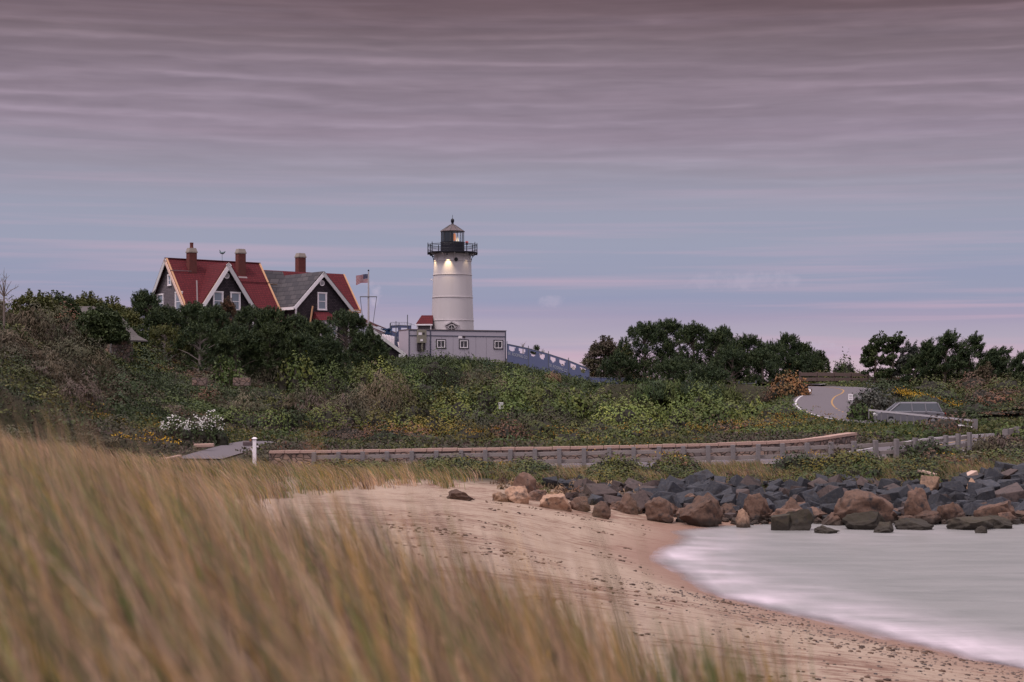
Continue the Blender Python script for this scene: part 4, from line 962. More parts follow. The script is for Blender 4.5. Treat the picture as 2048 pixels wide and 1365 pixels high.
for x0, x1, yt, D, lab in ((384, 412, 756, 128, 'small pink stone wall end left of the laurel bush'), (466, 499, 756, 127, 'small pink stone pillar in shrubs below the dark trees')):
    p0, p1 = at(x0, yt, D), at(x1, yt, D); g_ = MB(); g_.box(Vector(((p0.x+p1.x)/2, D+.3, p0.z-.3)), (p1.x-p0.x)/2, .3, .3)
    g_ = g_.build('stone_pillar' if x1 > 450 else 'garden_wall', FIELDSTONE, None, bevel=.03); tag(g_, lab, 'stone wall')

# ------------------------------------------------------------------ mailbox
mp = at(509, 921, 90); mz = h1(mp.x, 90); MS = 90/F
mail = thing('mailbox', 'dark mailbox on a white post with curved bracket', 'mailbox', (mp.x, 90, mz))
mP = Vector((mp.x, 90, 0)); zq = lambda py: EYE+(HY-py)*MS
MB().box(mP+Z*((mz+zq(880))/2), .09, .09, (zq(880)-mz)/2+.05).build('post', WHITE, mail, bevel=.01)
MB().hexa([mP+Vector((sx*(.14 if k == 0 else .05), sy*(.14 if k == 0 else .05), zq(880)+.06+k*.07)) for k in (0, 1) for sx, sy in ((-1,-1),(1,-1),(1,1),(-1,1))]).build('post_cap', WHITE, mail)
MB().beam(mP+Vector((-.55,0,zq(893))), mP+Vector((.2,0,zq(893))), .08, .05).build('arm', WHITE, mail)
MB().tube([mP+Vector((-.42,0,zq(894))), mP+Vector((-.25,0,zq(895.5))), mP+Vector((-.14,0,zq(899))), mP+Vector((-.08,0,zq(905)))], .035, 6).build('bracket', WHITE, mail)
pr = [(-.1,0),(.1,0),(.1,.16)]+[(.1*math.cos(q), .16+.1*math.sin(q)) for q in np.linspace(.3, 2.84, 7)]+[(-.1,.16)]
MB().prism(pr, mP+Z*(zq(893)+.03), Vector((0,1,0)), Z, Vector((1,0,0)), -.6, -.1).build('box', mat('mailbox_metal', (.11,.08,.09), .5), mail)
MB().box(mP+Vector((-.2,-.1,zq(893)+.33)), .05, .01, .06).build('flag', mat('mail_flag', (.35,.14,.08), .6), mail)
# pale rails beside the drive entrance
for p0, p1, lab, nm, cat_ in ((at(311, 925, 87), at(360, 914, 89), 'pale timber kerb log at the near edge of the drive', 'log', 'log'), (at(388, 892, 97), at(428, 891, 97), 'small pink kerb stone row at the left edge of the drive', 'kerb_stones', 'kerb')):
    b = MB(); b.beam(p0, p1, .3, .22); tag(b.build(nm, mat('coping_stone'), None, bevel=.05), lab, cat_)

# ------------------------------------------------------------------ white rail fence on the bend, sign, car
wfn = thing('rail_fence', 'white post-and-rail fence beside the bend in front of the car', 'fence', (27, 111, 2.9))
A_, B_ = at(1738, 832, 115), at(1950, 866, 108.5); topA, topB = at(1738, 820.5, 115), at(1950, 842, 108.5)
for k in range(17):
    s_ = k/16; b_p = lerp(A_, B_, s_); t_p = lerp(topA, topB, s_)+Z*.08
    if k < 16: MB().box(Vector((t_p.x, t_p.y+.06, (t_p.z+b_p.z)/2-.1)), .035, .03, (t_p.z-b_p.z)/2+.1).build('post', mat('fence_post_grey', (.22,.21,.23), .7), wfn)
MB().box(Vector((B_.x, B_.y, (topB.z+B_.z)/2)), .14, .14, (topB.z-B_.z)/2+.12).build('end_post', GREY_WOOD, wfn)
FW_ = mat('fence_paint', (.50,.47,.52), .6)
MB().beam(topA, topB, .05, .11).build('top_rail', FW_, wfn); MB().beam(lerp(lerp(A_, topA, .45), lerp(B_, topB, .45), .62), lerp(B_, topB, .45), .05, .08).build('lower_rail', WHITE, wfn)
sg = at(1701, 808, 122); sgn = thing('road_sign', 'small white rectangular road sign at the bend below the upper road', 'sign', (sg.x, 122, h1(sg.x, 122)))
MB().box(Vector((sg.x, 122.03, (h1(sg.x, 122)+at(0, 790, 122).z)/2)), .03, .03, (at(0, 789, 122).z-h1(sg.x, 122))/2).build('post', GREY_WOOD, sgn)
s0 = at(1701, 794.5, 122); MB().box(s0, .16, .012, .22).build('sign_plate', WHITE, sgn, bevel=.005)
sl = MB()
for dz in (.12, .02, -.1): sl.box(s0+Vector((0,-.016,dz)), .09, .003, .018)
sl.build('sign_lettering', mat('sign_grey', (.3,.26,.3), .7), sgn)

def car():
    c = at(1820, 856, 119); zc = 3.02; base = Vector((c.x, 119.2, zc))
    t = thing('parked_car', 'silver estate car on the road behind the white rail fence', 'car', tuple(base), rz=R(-3))
    CP = mat('silver_paint', (.19,.185,.215), .3, metal=.3, spec=.5); CG = mat('car_glass', (.06,.07,.09), .1, spec=.7); TY = mat('tyre', (.02,.02,.022), .9); RM = mat('wheel_rim', (.35,.35,.37), .35, metal=.6)
    def prof(p, y0, y1, inset=0): return p
    side = [(-2.35,.42),(-2.38,.72),(-2.3,.98),(-1.35,1.06),(1.2,1.05),(2.15,1.0),(2.36,.8),(2.38,.4),(1.9,.28),(-1.9,.28)]
    mb = MB(); mb.prism(side, (0,0,0), (1,0,0), Z, (0,1,0), -.9, .9); me = mb.mesh('body', CP); o = link('body', me, t); m = o.modifiers.new('b', 'BEVEL'); m.width = .08; m.segments = 3
    lo_ = [(-1.5,1.0),(2.05,1.0),(1.85,1.52),(-.75,1.56)]
    mb = MB(); p = []
    for yy in (-.86, .86): pass
    ring0 = [(-1.55,-.86),(2.1,-.86),(2.1,.86),(-1.55,.86)]; ring1 = [(-.75,-.68),(1.8,-.68),(1.8,.68),(-.75,.68)]
    mb.hexa([(x, y, 1.0) for x, y in ring0]+[(x, y, 1.62) for x, y in ring1]); me = mb.mesh('cabin', CG); o = link('cabin_glass', me, t); m = o.modifiers.new('b', 'BEVEL'); m.width = .04; m.segments = 2
    rf = MB(); rf.hexa([(x*1.0, y*1.03, 1.58) for x, y in ring1]+[(x*.96+.02, y*.93, 1.68) for x, y in ring1]); link('roof', rf.mesh('roof', CP), t)
    pl = MB()
    for yy in (-1, 1):
        for x0, x1 in ((-1.5, -.78), (.05, .02), (1.0, .95), (2.06, 1.8)): pl.tube([(x0, yy*.862, 1.02), (x1, yy*.69, 1.61)], .055, 5)
    link('pillars', pl.mesh('pillars', CP), t)
    for x in (-1.42, 1.42):
        for y in (-.84, .84):
            w = MB().tube([(x, y-.1, .34), (x, y+.1, .34)], .34, 20); o = link('wheel', w.mesh('wheel', TY), t)
            s2 = MB().tube([(x, y-.11, .34), (x, y+.11, .34)], .2, 14); link('rim', s2.mesh('rim', RM), o)
    for y in (-.62, .62):
        h = MB().box((-2.34, y, .78), .05, .2, .09); link('headlight', h.mesh('headlight', mat('headlight_glass', (.6,.6,.6), .2)), t)
        h = MB().box((2.35, y, .82), .04, .16, .12); link('tail_light', h.mesh('tail_light', mat('tail_red', (.3,.02,.02), .3)), t)
    hd = MB()
    for y in (-.905, .905):
        for x in (-.1, 1.0): hd.box((x, y, .9), .09, .015, .015)
    link('door_handles', hd.mesh('handles', mat('dark_metal')), t)
car()
# white painted stones along the verge
for i, (px, py, D) in enumerate(((1749, 829, 114), (1869, 857, 110), (1886, 858, 110), (1906, 861, 109), (1934, 863, 108.5))):
    p = at(px, py, D); mb = MB(); mb.lathe([(0, -.1), (.09, -.07), (.11, .02), (.08, .08), (0, .10)], p, 7)
    o = mb.build('marker_stone', PALE); tag(o, ['pale stone by the left end of the white fence', 'smallest pale stone under the white fence rails', 'pale verge stone between two others under the fence', 'pinkish pale stone under the lower white rail', 'pale stone beside the grey end post of the white fence'][i], 'stone', 'pale marker stones along the verge')
    o.rotation_euler = (0, 0, i)
wb = at(1002, 812, 128); o = MB(); o.box(wb, .18, .15, .25)
tag(o.build('utility_box', PALE, None, bevel=.02), 'small white utility box half hidden in the thicket', 'utility box')

# ------------------------------------------------------------------ vegetation engine
def diamonds(c, n, ln, wd, up=None):
    """one leaf-shaped quad for every centre c with normal n"""
    k = len(c); r = rng.normal(size=(k, 3))
    if up is not None: r = r*.35+up
    t = r-np.sum(r*n, 1, keepdims=True)*n; t /= np.linalg.norm(t, axis=1, keepdims=True)+1e-9
    b = np.cross(n, t); ln = np.reshape(ln, (-1, 1)); wd = np.reshape(wd, (-1, 1))
    return np.stack([c-t*ln, c-b*wd, c+t*ln, c+b*wd], 1).reshape(-1, 3)
class Leaves:
    def __init__(s): s.v = []; s.c = []
    def add(s, v, col): s.v.append(v); s.c.append(np.repeat(col, 4, 0))
    def build(s, name, m, parent=None, origin=(0,0,0)):
        v = np.concatenate(s.v)-np.array(origin); c = np.concatenate(s.c)
        f = np.arange(len(v)).reshape(-1, 4); return link(name, np_mesh(name, v, f, m, c), parent)
def unit(k, zmin=-1):
    d = rng.normal(size=(k, 3)); d /= np.linalg.norm(d, axis=1, keepdims=True)
    d[:, 2] = np.where(d[:, 2] < zmin, -d[:, 2], d[:, 2]); return d
PAL = {
 'brown': [(.075,.055,.036), (.055,.046,.027), (.09,.068,.042), (.048,.05,.026)],
 'dark': [(.03,.045,.024), (.042,.058,.027), (.055,.068,.033), (.024,.034,.022)],
 'pine': [(.028,.045,.03), (.042,.06,.034), (.058,.072,.038), (.02,.033,.023)],
 'green': [(.04,.06,.022), (.055,.072,.028), (.03,.048,.02), (.07,.08,.03)],
 'vine': [(.06,.08,.03), (.085,.105,.036), (.045,.065,.026), (.12,.125,.04), (.07,.07,.03)],
 'gold': [(.05,.062,.022), (.07,.075,.025), (.12,.09,.022), (.08,.065,.026)],
 'rust': [(.085,.05,.035), (.065,.042,.03), (.05,.045,.025), (.13,.06,.035)],
 'orange': [(.24,.115,.05), (.30,.16,.07), (.16,.085,.04), (.10,.07,.03)],
 'tan': [(.26,.165,.10), (.20,.125,.08), (.15,.10,.06)],
 'olive': [(.075,.075,.03), (.055,.062,.026), (.095,.085,.035), (.04,.045,.02)],
 'silver': [(.05,.055,.05), (.035,.042,.035), (.07,.07,.06)],
 'heath': [(.075,.05,.045), (.055,.05,.032), (.045,.05,.028), (.09,.075,.045)],
}
for k_ in PAL: PAL[k_] = [tuple(min(.9, c*(1.2 if k_ == 'pine' else 1.2 if k_ == 'dark' else 1.45 if k_ == 'green' else 1.35)) for c in t) for t in PAL[k_]]
for k_ in ('pine','dark','green','vine','olive','gold'): PAL[k_] = [(t[0]*.98, t[1]*1.04, t[2]*.72) for t in PAL[k_]]
def pick(pal, k, jit=.2):
    p = np.array(PAL[pal]); c = p[rng.integers(0, len(p), k)]
    return c*(1+rng.normal(size=(k, 1))*jit).clip(.4, 1.8)
def mound(L, x, y, zb_, r, h, pal, dens=55, leaf=.10, spiky=0, squash=1.0, dead=0, tone=1.0):
    """a shrub mass: leaf-sized faces through an uneven dome"""
    k = int(dens*(r*r+1.6*r*h)*(.1/leaf)**1.4*(1.7 if spiky else 1))
    d = unit(k, -.05 if x > -14 else -.45); ph = rng.random(6)*6.28
    lump = 1+.16*np.sin(d[:,0]*5+ph[0])*np.sin(d[:,1]*5+ph[1])+.13*np.sin(d[:,0]*9+d[:,2]*7+ph[2])+.10*np.sin(d[:,1]*11+ph[3]+d[:,2]*5)
    rad = lump*(1-.30*rng.random(k)**2.0)*(1+(rng.random(k) > .93)*rng.random(k)*.22)
    c = np.stack([x+d[:,0]*r*rad*squash, y+d[:,1]*r*rad, zb_+d[:,2]*h*rad], 1)
    n = d*np.array([1/r, 1/r, 1/h])*min(r, h)+rng.normal(size=(k,3))*.2; n /= np.linalg.norm(n, axis=1, keepdims=True)
    base = np.array(PAL[pal])[rng.integers(0, len(PAL[pal]))]
    col = (pick(pal, k, .12)*.28+base*.72)*rng.uniform(.85, 1.2)*tone
    sz = leaf*(.6+.8*rng.random(k))
    if spiky: v = diamonds(c, n, sz*1.9, sz*.32, up=d*1.2+np.array([0,0,.8]))
    else: v = diamonds(c, n, sz, sz*.62)
    L.add(v, col)
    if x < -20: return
    # added opaque core: blocks light, its dark twig colour puts shade between leaves
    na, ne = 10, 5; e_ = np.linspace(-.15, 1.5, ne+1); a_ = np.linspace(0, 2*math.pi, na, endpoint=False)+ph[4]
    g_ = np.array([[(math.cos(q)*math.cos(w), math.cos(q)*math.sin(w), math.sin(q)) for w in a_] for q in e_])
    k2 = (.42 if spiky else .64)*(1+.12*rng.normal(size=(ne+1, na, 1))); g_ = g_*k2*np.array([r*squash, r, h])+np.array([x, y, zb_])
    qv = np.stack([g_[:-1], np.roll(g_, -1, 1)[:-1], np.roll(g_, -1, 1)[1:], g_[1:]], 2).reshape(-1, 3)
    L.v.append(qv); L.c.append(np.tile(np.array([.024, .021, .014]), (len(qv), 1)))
# where shrubs may not stand
def clear_of_roads(x, y, extra=.6):
    x = np.atleast_1d(x); y = np.atleast_1d(y)
    d1, _ = road_dist(x, y, MAIN[::2]); d2, _ = road_dist(x, y, DRIVE)
    return (d1 > HW_MAIN+extra) & (d2 > HW_DRIVE+extra*.6)
def proj(x, y, zz): return CX+x/y*F, HY+(EYE-zz)/y*F
thick = {}; big_spots = []
def T_(nm):
    if nm not in thick: thick[nm] = Leaves()
    return thick[nm]
def region(px, py, D, x, y):
    """species for a spot on the bluff: coherent patches a few metres wide"""
    f = lambda sc, sd: float(vnoise(np.array([x*1.0]), np.array([y*1.0]), sc, sd)[0])
    r = min(.999, max(0, (.75*f(5.5, 11)+.25*f(2.0, 12)-.5)*1.9+.5)); r = .8*r+.2*rng.random()
    if px < 300 and py < 830-.35*px+60 and D < 124: return ('brown' if r < .45 else 'heath' if r < .72 else 'dark' if r < .86 else 'olive'), 1.0
    if px < 560 and py > 745:
        if py > 850 and px > 130: return ('gold' if r < .3 else 'heath' if r < .6 else 'olive'), .7
        return ('dark' if r < .38 else 'green' if r < .62 else 'heath' if r < .85 else 'rust'), 1.1
    if px > 1880 or (px > 1700 and D > 122): return ('green' if r < .35 else 'olive' if r < .6 else 'rust' if r < .75 else 'dark'), .7
    if 560 <= px <= 1150 and py < 795: return ('vine' if r < .42 else 'green' if r < .65 else 'dark' if r < .88 else 'brown'), 1.35
    if px > 900 and py < 835: return ('vine' if r < .62 else 'green' if r < .78 else 'dark' if r < .9 else 'olive'), 1.3
    if 600 < px < 1250 and 795 <= py < 880: return ('heath' if r < .35 else 'olive' if r < .5 else 'dark' if r < .62 else 'gold' if r < .85 else 'rust'), .9
    if D < 97.5: return ('rust' if r < .45 else 'heath' if r < .75 else 'olive'), .55
    return ('vine' if r < .25 else 'olive' if r < .4 else 'green' if r < .6 else 'gold' if r < .75 else 'rust' if r < .86 else 'dark'), .9
NM = {'brown':'brown_heath', 'heath':'brown_heath', 'rust':'brown_heath', 'dark':'shrub_thicket', 'green':'shrub_thicket', 'olive':'vine_thicket', 'vine':'vine_thicket', 'gold':'goldenrod'}
cnt = 0; tries = 0
D = 92.5
while D < 186:
    step = 1.15+.006*(D-92)+(.5 if D > 166 else 0)
    xs = np.arange(-.33*D-3, .32*D+4, step*1.05)
    xs = xs+rng.uniform(-.5, .5, len(xs)); ys = D+rng.uniform(-.55, .55, len(xs))
    ok = clear_of_roads(xs, ys, .9 if D < 106 else 1.6); hs_ = hgt(xs, ys)
    for x, y, hz, k in zip(xs, ys, hs_, ok):
        if not k: continue
        px, py = proj(x, y, hz)
        if y < 96 and -13 < x < 20 and y < 92.6: continue
        if 1740 < px < 1960 and y < 119 and y > 104: continue
        if y > 121 and y < 150 and 1625 < px < 1715 and py < 820: continue
        if 800 < px < 1030 and y > 161: continue
        if px > 1180 and px < 1300 and y > 160: continue
        if 385 < px < 520 and 868 < py < 900: continue
        if y > 166 and not 1130 < px < 1720: continue
        pal, hs2 = region(px, py, y, x, y); big_ = float(vnoise(np.array([x*1.0]), np.array([y*1.0]), 4.2, 61)[0])
        if 1005 < px < 1180 and y > 158: continue
        lowz = (1005 < px < 1330 and y > 148) or y > 165 or (1540 < px < 1640 and y > 121)
        if 195 < px < 268 and 121 < y < 131: continue
        r = rng.uniform(.6, 1.0)*step*(.55+.9*big_); h = (.15+.35*big_)*rng.uniform(.75, 1.15)*hs2
        if y > 150 and 780 < px < 1010: h = min(h, .8)
        if lowz: h = min(h, .38); pal = ('olive', 'green', 'heath')[int(rng.integers(3))]
        if y < 96.5: h = min(h, .45)
        if 1590 < px < 1730 and y < 124: h = min(h, .6)
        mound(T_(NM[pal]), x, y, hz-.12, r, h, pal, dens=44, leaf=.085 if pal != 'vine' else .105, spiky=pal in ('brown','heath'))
        cnt += 1
    D += step*.92
for x in np.arange(-42, -15.5, 1.25):      # heath in front of the road at the far left
    for y in np.arange(74, 86, 1.3):
        xx, yy = x+rng.uniform(-.5, .5), y+rng.uniform(-.5, .5); px, py = proj(xx, yy, h1(xx, yy))
        if px > 335 or px < -60 or not clear_of_roads(xx, yy, .8)[0]: continue
        pal = region(px, 860, 100, xx, yy)[0]; mound(T_(NM[pal]), xx, yy, h1(xx, yy)-.1, rng.uniform(.7, 1.1), rng.uniform(.5, 1.15)*(1 if px < 200 else .6), pal, dens=46, leaf=.075, spiky=pal in ('brown','heath'))
# a continuous low layer of leaves and stems that hides the soil
gy_ = 92.2
while gy_ < 186:
    st_ = 3.0; xs = np.arange(-.34*gy_-3, .33*gy_+4, st_)
    for x0 in xs:
        cx_, cy_ = x0+st_/2, gy_+st_/2; px, py = proj(cx_, cy_, h1(cx_, cy_))
        if cy_ > 168 and not 1130 < px < 1760: continue
        pal, _ = region(px, py, cy_, cx_, cy_); k = int((34 if cy_ < 130 else 24)*st_*st_*(1.5 if px < 330 else 1))
        lx = x0+rng.random(k)*st_*1.1; ly = gy_+rng.random(k)*st_*1.1; okk = clear_of_roads(lx, ly, .25)
        if cy_ < 96: okk &= ~((lx > -14) & (lx < 22) & (road_dist(lx, ly, MAIN[::2])[0] < HW_MAIN+1.1))
        lx, ly = lx[okk], ly[okk]; k = len(lx)
        if not k: continue
        lz = hgt(lx, ly)+rng.random(k)**1.3*(.42 if not (1560 < px < 1680) else .25); nn = unit(k, 0); nn[:, 1] -= .5; nn /= np.linalg.norm(nn, axis=1, keepdims=True)
        T_(NM[pal]).add(diamonds(np.stack([lx, ly, lz], 1), nn, (.075+.06*rng.random(k)), .05), pick(pal, k, .15)*.72)
    gy_ += st_
nbig = 0
for _ in range(9000):     # the large domed masses of the thicket, packed but not overlapping much
    y = 96+rng.random()**.9*66; x = rng.uniform(-.34, .32)*y; r = rng.uniform(.9, 2.6)*(.7 if y < 106 else 1)
    if any(math.hypot(x-a_, (y-b__)*.8) < .80*(r+c_) for a_, b__, c_ in big_spots): continue
    if not clear_of_roads(x, y, r+.3)[0]: continue
    hz = h1(x, y); px, py = proj(x, y, hz)
    if 180 < px < 285 and 118 < y < 133: continue
    if 290 < px < 1860: continue
    if (1000 < px < 1330 and y > 146) or (px > 1180 and px < 1560 and y > 146) or (740 < px < 1030 and y > 152) or (px > 1560 and 108 < y < 124): continue
    if 1590 < px < 1730 and y < 128: r *= .6
    if 385 < px < 520 and 862 < py < 905: continue
    if 300 < px < 480 and 95 < y < 106: continue
    pal, hs2 = region(px, py, y, x, y); h = r*rng.uniform(.75, 1.25)*min(1.15, hs2)
    if y < 100: h = min(h, .9)
    if py > 868 and y < 104: h = min(h, .75)
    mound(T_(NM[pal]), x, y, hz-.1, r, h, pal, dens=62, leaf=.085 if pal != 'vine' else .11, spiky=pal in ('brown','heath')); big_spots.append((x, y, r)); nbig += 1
HR_ = [(102.5, [300,600,900,1300,1700,1850], [868,862,856,858,853,858]), (109.5, [300,600,900,1300,1580], [846,842,838,842,838]), (117, [300,600,900,1300,1570], [818,818,813,824,820]),
       (125, [290,600,900,1300,1560], [790,788,786,806,806]), (133, [290,600,900,1300,1540], [762,760,765,790,798]), (142, [330,600,900,1150], [738,736,742,768]), (150, [560,700,900,1010], [716,716,724,736])]
for D0, xs_, ys_ in HR_:
    px = xs_[0]+rng.uniform(0, 40)
    while px < xs_[-1]:
        w_ = rng.uniform(50, 135)*125/D0*(.8 if D0 < 105 else 1); D = D0+rng.uniform(-2, 2); x = (px-CX)/F*D
        top = np.interp(px, xs_, ys_)+rng.normal()*9; r = w_/2/F*D*1.08; hz = h1(x, D); h = at(px, top, D).z-hz
        if clear_of_roads(x, D, .5+r*.7)[0] and not (385 < px < 530 and D < 116) and not (300 < px < 480 and D < 106):
            if h > .35:
                pal, _h = region(px, top+25, D, x, D); h = min(h*1.1, r*2.1); hh_ = h; tn_ = rng.uniform(.6, 1.6); zb2 = hz-.1+(h-hh_)
                for q_ in range(3):
                    ox = (q_-1)*r*.55; rr = r*(.75 if q_ != 1 else .95); hq = hh_*(rng.uniform(.62, .85) if q_ != 1 else 1)
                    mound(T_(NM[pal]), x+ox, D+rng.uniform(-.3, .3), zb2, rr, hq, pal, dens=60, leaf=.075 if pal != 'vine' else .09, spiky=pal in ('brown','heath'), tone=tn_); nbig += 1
        px += w_*rng.uniform(.72, 1.15)
print('big mounds', nbig)
# bank between guardrail and rocks, and the right-hand bank
for px0, px1, hh0, pls in ((1170, 1300, .62, ('gold','olive','dark')), (1300, 1400, .72, ('gold','dark','rust','olive')), (1560, 1650, .62, ('dark','gold','olive')), (1640, 1780, .78, ('dark','green','gold','olive')),
                          (1000, 1110, .6, ('olive','dark')), (820, 1000, .72, ('olive','gold','dark')), (620, 830, .55, ('olive','gold','rust')), (1780, 1900, .7, ('gold','dark','olive')), (1420, 1540, .22, ('olive','rust'))):
    for _ in range(int((px1-px0)/3.2)):
        px = rng.uniform(px0, px1); y = rng.uniform(77.0, 82.8); x = (px-CX)/F*y
        if not clear_of_roads(x, y, .75)[0]: continue
        e_ = math.sin(math.pi*(px-px0)/(px1-px0))**.5
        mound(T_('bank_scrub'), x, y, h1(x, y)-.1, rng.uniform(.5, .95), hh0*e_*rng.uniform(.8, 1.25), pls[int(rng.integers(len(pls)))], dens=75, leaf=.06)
for _ in range(90):      # a few plants rooted among the rocks on the left
    px = rng.uniform(1000, 1330); y = rng.uniform(71, 77); x = (px-CX)/F*y
    mound(T_('bank_scrub'), x, y, h1(x, y)-.05, rng.uniform(.25, .5), rng.uniform(.2, .5), ('olive','rust','tan')[int(rng.integers(3))], dens=75, leaf=.055, spiky=1)
for x in np.arange(21, 40, .95):
    for y in np.arange(81, 101, 1.05):
        xx, yy = x+rng.uniform(-.4, .4), y+rng.uniform(-.4, .4)
        if not clear_of_roads(xx, yy, 1.0)[0]: continue
        if xx < 24 and yy > 93: continue
        if xx > 24 and proj(xx, yy, h1(xx, yy)+.6)[1] < 872 and xx < 28.6: continue
        pal = ('gold','olive','rust','dark','green','heath')[int(rng.integers(0, 6))]
        mound(T_('bank_scrub'), xx, yy, h1(xx, yy)-.1, rng.uniform(.6, 1.0), rng.uniform(.35, .75), pal, dens=62, leaf=.075)
# yellow flower heads
def flowers(L, spots, col, size, n, spread, dz=.0):
    for px, py, D in spots:
        p = at(px, py, D); k = n
        c = np.stack([p.x+rng.normal(size=k)*spread*1.6, p.y+rng.normal(size=k)*spread, p.z+rng.normal(size=k)*spread*.35+dz], 1)
        nn = unit(k, 0); L.add(diamonds(c, nn, size*(.6+.7*rng.random(k)), size*.7), np.array(col)*(1+rng.normal(size=(k,1))*.22).clip(.4, 1.6))
gold = T_('goldenrod')
spots = [(rng.uniform(880, 990), 0, 0) for _ in range(0)]
for a_, b__, cnt_, Dd in (((850, 818), (990, 838), 20, 112), ((1100, 852), (1320, 880), 22, 98), ((1380, 838), (1560, 866), 26, 103), ((620, 835), (760, 870), 9, 106), ((1500, 838), (1700, 862), 16, 103), ((760, 845), (1000, 885), 20, 100), ((150, 842), (330, 862), 12, 97), ((1450, 820), (1600, 850), 10, 112), ((1100, 840), (1700, 878), 30, 99)):
    for _ in range(cnt_):
        s_ = rng.random(); px = a_[0]+(b__[0]-a_[0])*s_; Dd += rng.normal()*2.2
        x = (px-CX)/F*Dd; hz = h1(x, Dd)
        py2 = HY+(EYE-(hz+rng.uniform(.6, 1.25)))/Dd*F
        flowers(gold, [(px, py2, Dd)], (.30,.17,.025), .045, int(rng.integers(5, 20)), rng.uniform(.1, .3))
for _ in range(70):      # bright strip of goldenrod on the right-hand hill
    s_ = rng.random(); px = 1795+s_*130; Dd = 136-8*s_; x = (px-CX)/F*Dd
    py = 780+s_*33+rng.normal()*2; flowers(gold, [(px, py, Dd)], (.40,.24,.02), .06, 14, .25)
for px, py in ((255, 873), (275, 878), (300, 868), (318, 880), (330, 876), (235, 868), (285, 886), (345, 884)):
    flowers(gold, [(px, py, 94)], (.55,.33,.03), .06, 26, .17)
for px, py in ((610,925),(640,930),(705,923),(1060,935),(1330,905),(1350,912),(1560,915),(1620,905),(1665,918),(1690,925),(1890,905),(1925,920),(1945,940),(1640,932),(1010,925),(905,935)):
    flowers(T_('bank_scrub'), [(px, py, 80.5)], (.45,.27,.03), .045, 14, .15)
LBL = {'brown_heath': 'brown and russet heath shrubs covering the slopes', 'shrub_thicket': 'dense green shrub thicket covering the bluff',
       'vine_thicket': 'vine-covered yellow-green thicket on the bluff', 'goldenrod': 'yellow goldenrod flowering through the bluff scrub',
       'bank_scrub': 'low scrub on the bank between guardrail and rocks'}
for nm, L in thick.items(): tag(L.build(nm, FOL), LBL[nm], 'vegetation', kind='stuff')

# ------------------------------------------------------------------ individual shrubs
def shrub(px, top, D, wpx, pal, name, label, group=None, hm=None, leaf=.1, spiky=0, lobes=5, dens=70, stems=True):
    x = (px-CX)/F*D; w = wpx/F*D; g = h1(x, D); h = max(.4, at(px, top, D).z-g) if hm is None else hm
    t = thing(name, label, 'shrub', (x, D, g), group); L = Leaves()
    for i in range(lobes):
        s_ = 0 if lobes == 1 else (i/(lobes-1)-.5); hh_ = h*(1-.75*abs(s_)**1.7*(1+.2*rng.random()))*rng.uniform(.85, 1.0)
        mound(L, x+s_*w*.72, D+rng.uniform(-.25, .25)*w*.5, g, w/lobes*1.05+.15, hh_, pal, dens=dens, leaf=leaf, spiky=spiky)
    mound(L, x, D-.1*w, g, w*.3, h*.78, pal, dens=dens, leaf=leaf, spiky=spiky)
    L.build('foliage', FOL, t, (x, D, g))
    if stems:
        mb = MB()
        for i in range(5):
            q_ = Vector((x+rng.uniform(-.3,.3)*w, D+rng.uniform(-.2,.2), g+h*.7)); mb.tube([Vector((x+(q_.x-x)*.3, D, g-.2)), q_], [.05, .015], 5)
        mb.build('stem', BARK, t)
    return t
for a_ in [
 (352, 832, 99, 56, 'dark', 'flowering_shrub', 'left clump of white flowers above the driveway'),
 (390, 829, 101, 34, 'dark', 'flowering_shrub', 'middle clump of white flowers above the driveway'),
 (425, 822, 103, 50, 'dark', 'flowering_shrub', 'right and highest clump of white flowers above the driveway')]:
    t = shrub(*a_, group='white flowering shrubs by the drive', leaf=.07, lobes=3)
    x, y, g = t.location; w = a_[3]/F*a_[2]; L = Leaves(); k = int(90*a_[3]/50); topz = at(0, a_[1], a_[2]).z
    q_ = rng.random(k)*2-1; zz = g+(topz-g)*(.45+.6*rng.random(k)*(1-.5*q_*q_)); c = np.stack([x+q_*w*.5, y-.35*w*rng.random(k), zz], 1)
    nn = np.tile(np.array([0, -.75, .65]), (k, 1))+rng.normal(size=(k,3))*.3; nn /= np.linalg.norm(nn, axis=1, keepdims=True)
    L.add(diamonds(c, nn, .042+.03*rng.random(k), .045), np.array([(.55,.53,.52)])*(1+rng.normal(size=(k,1))*.1).clip(.7,1.2)); L.build('blossom', FOL, t, t.location)
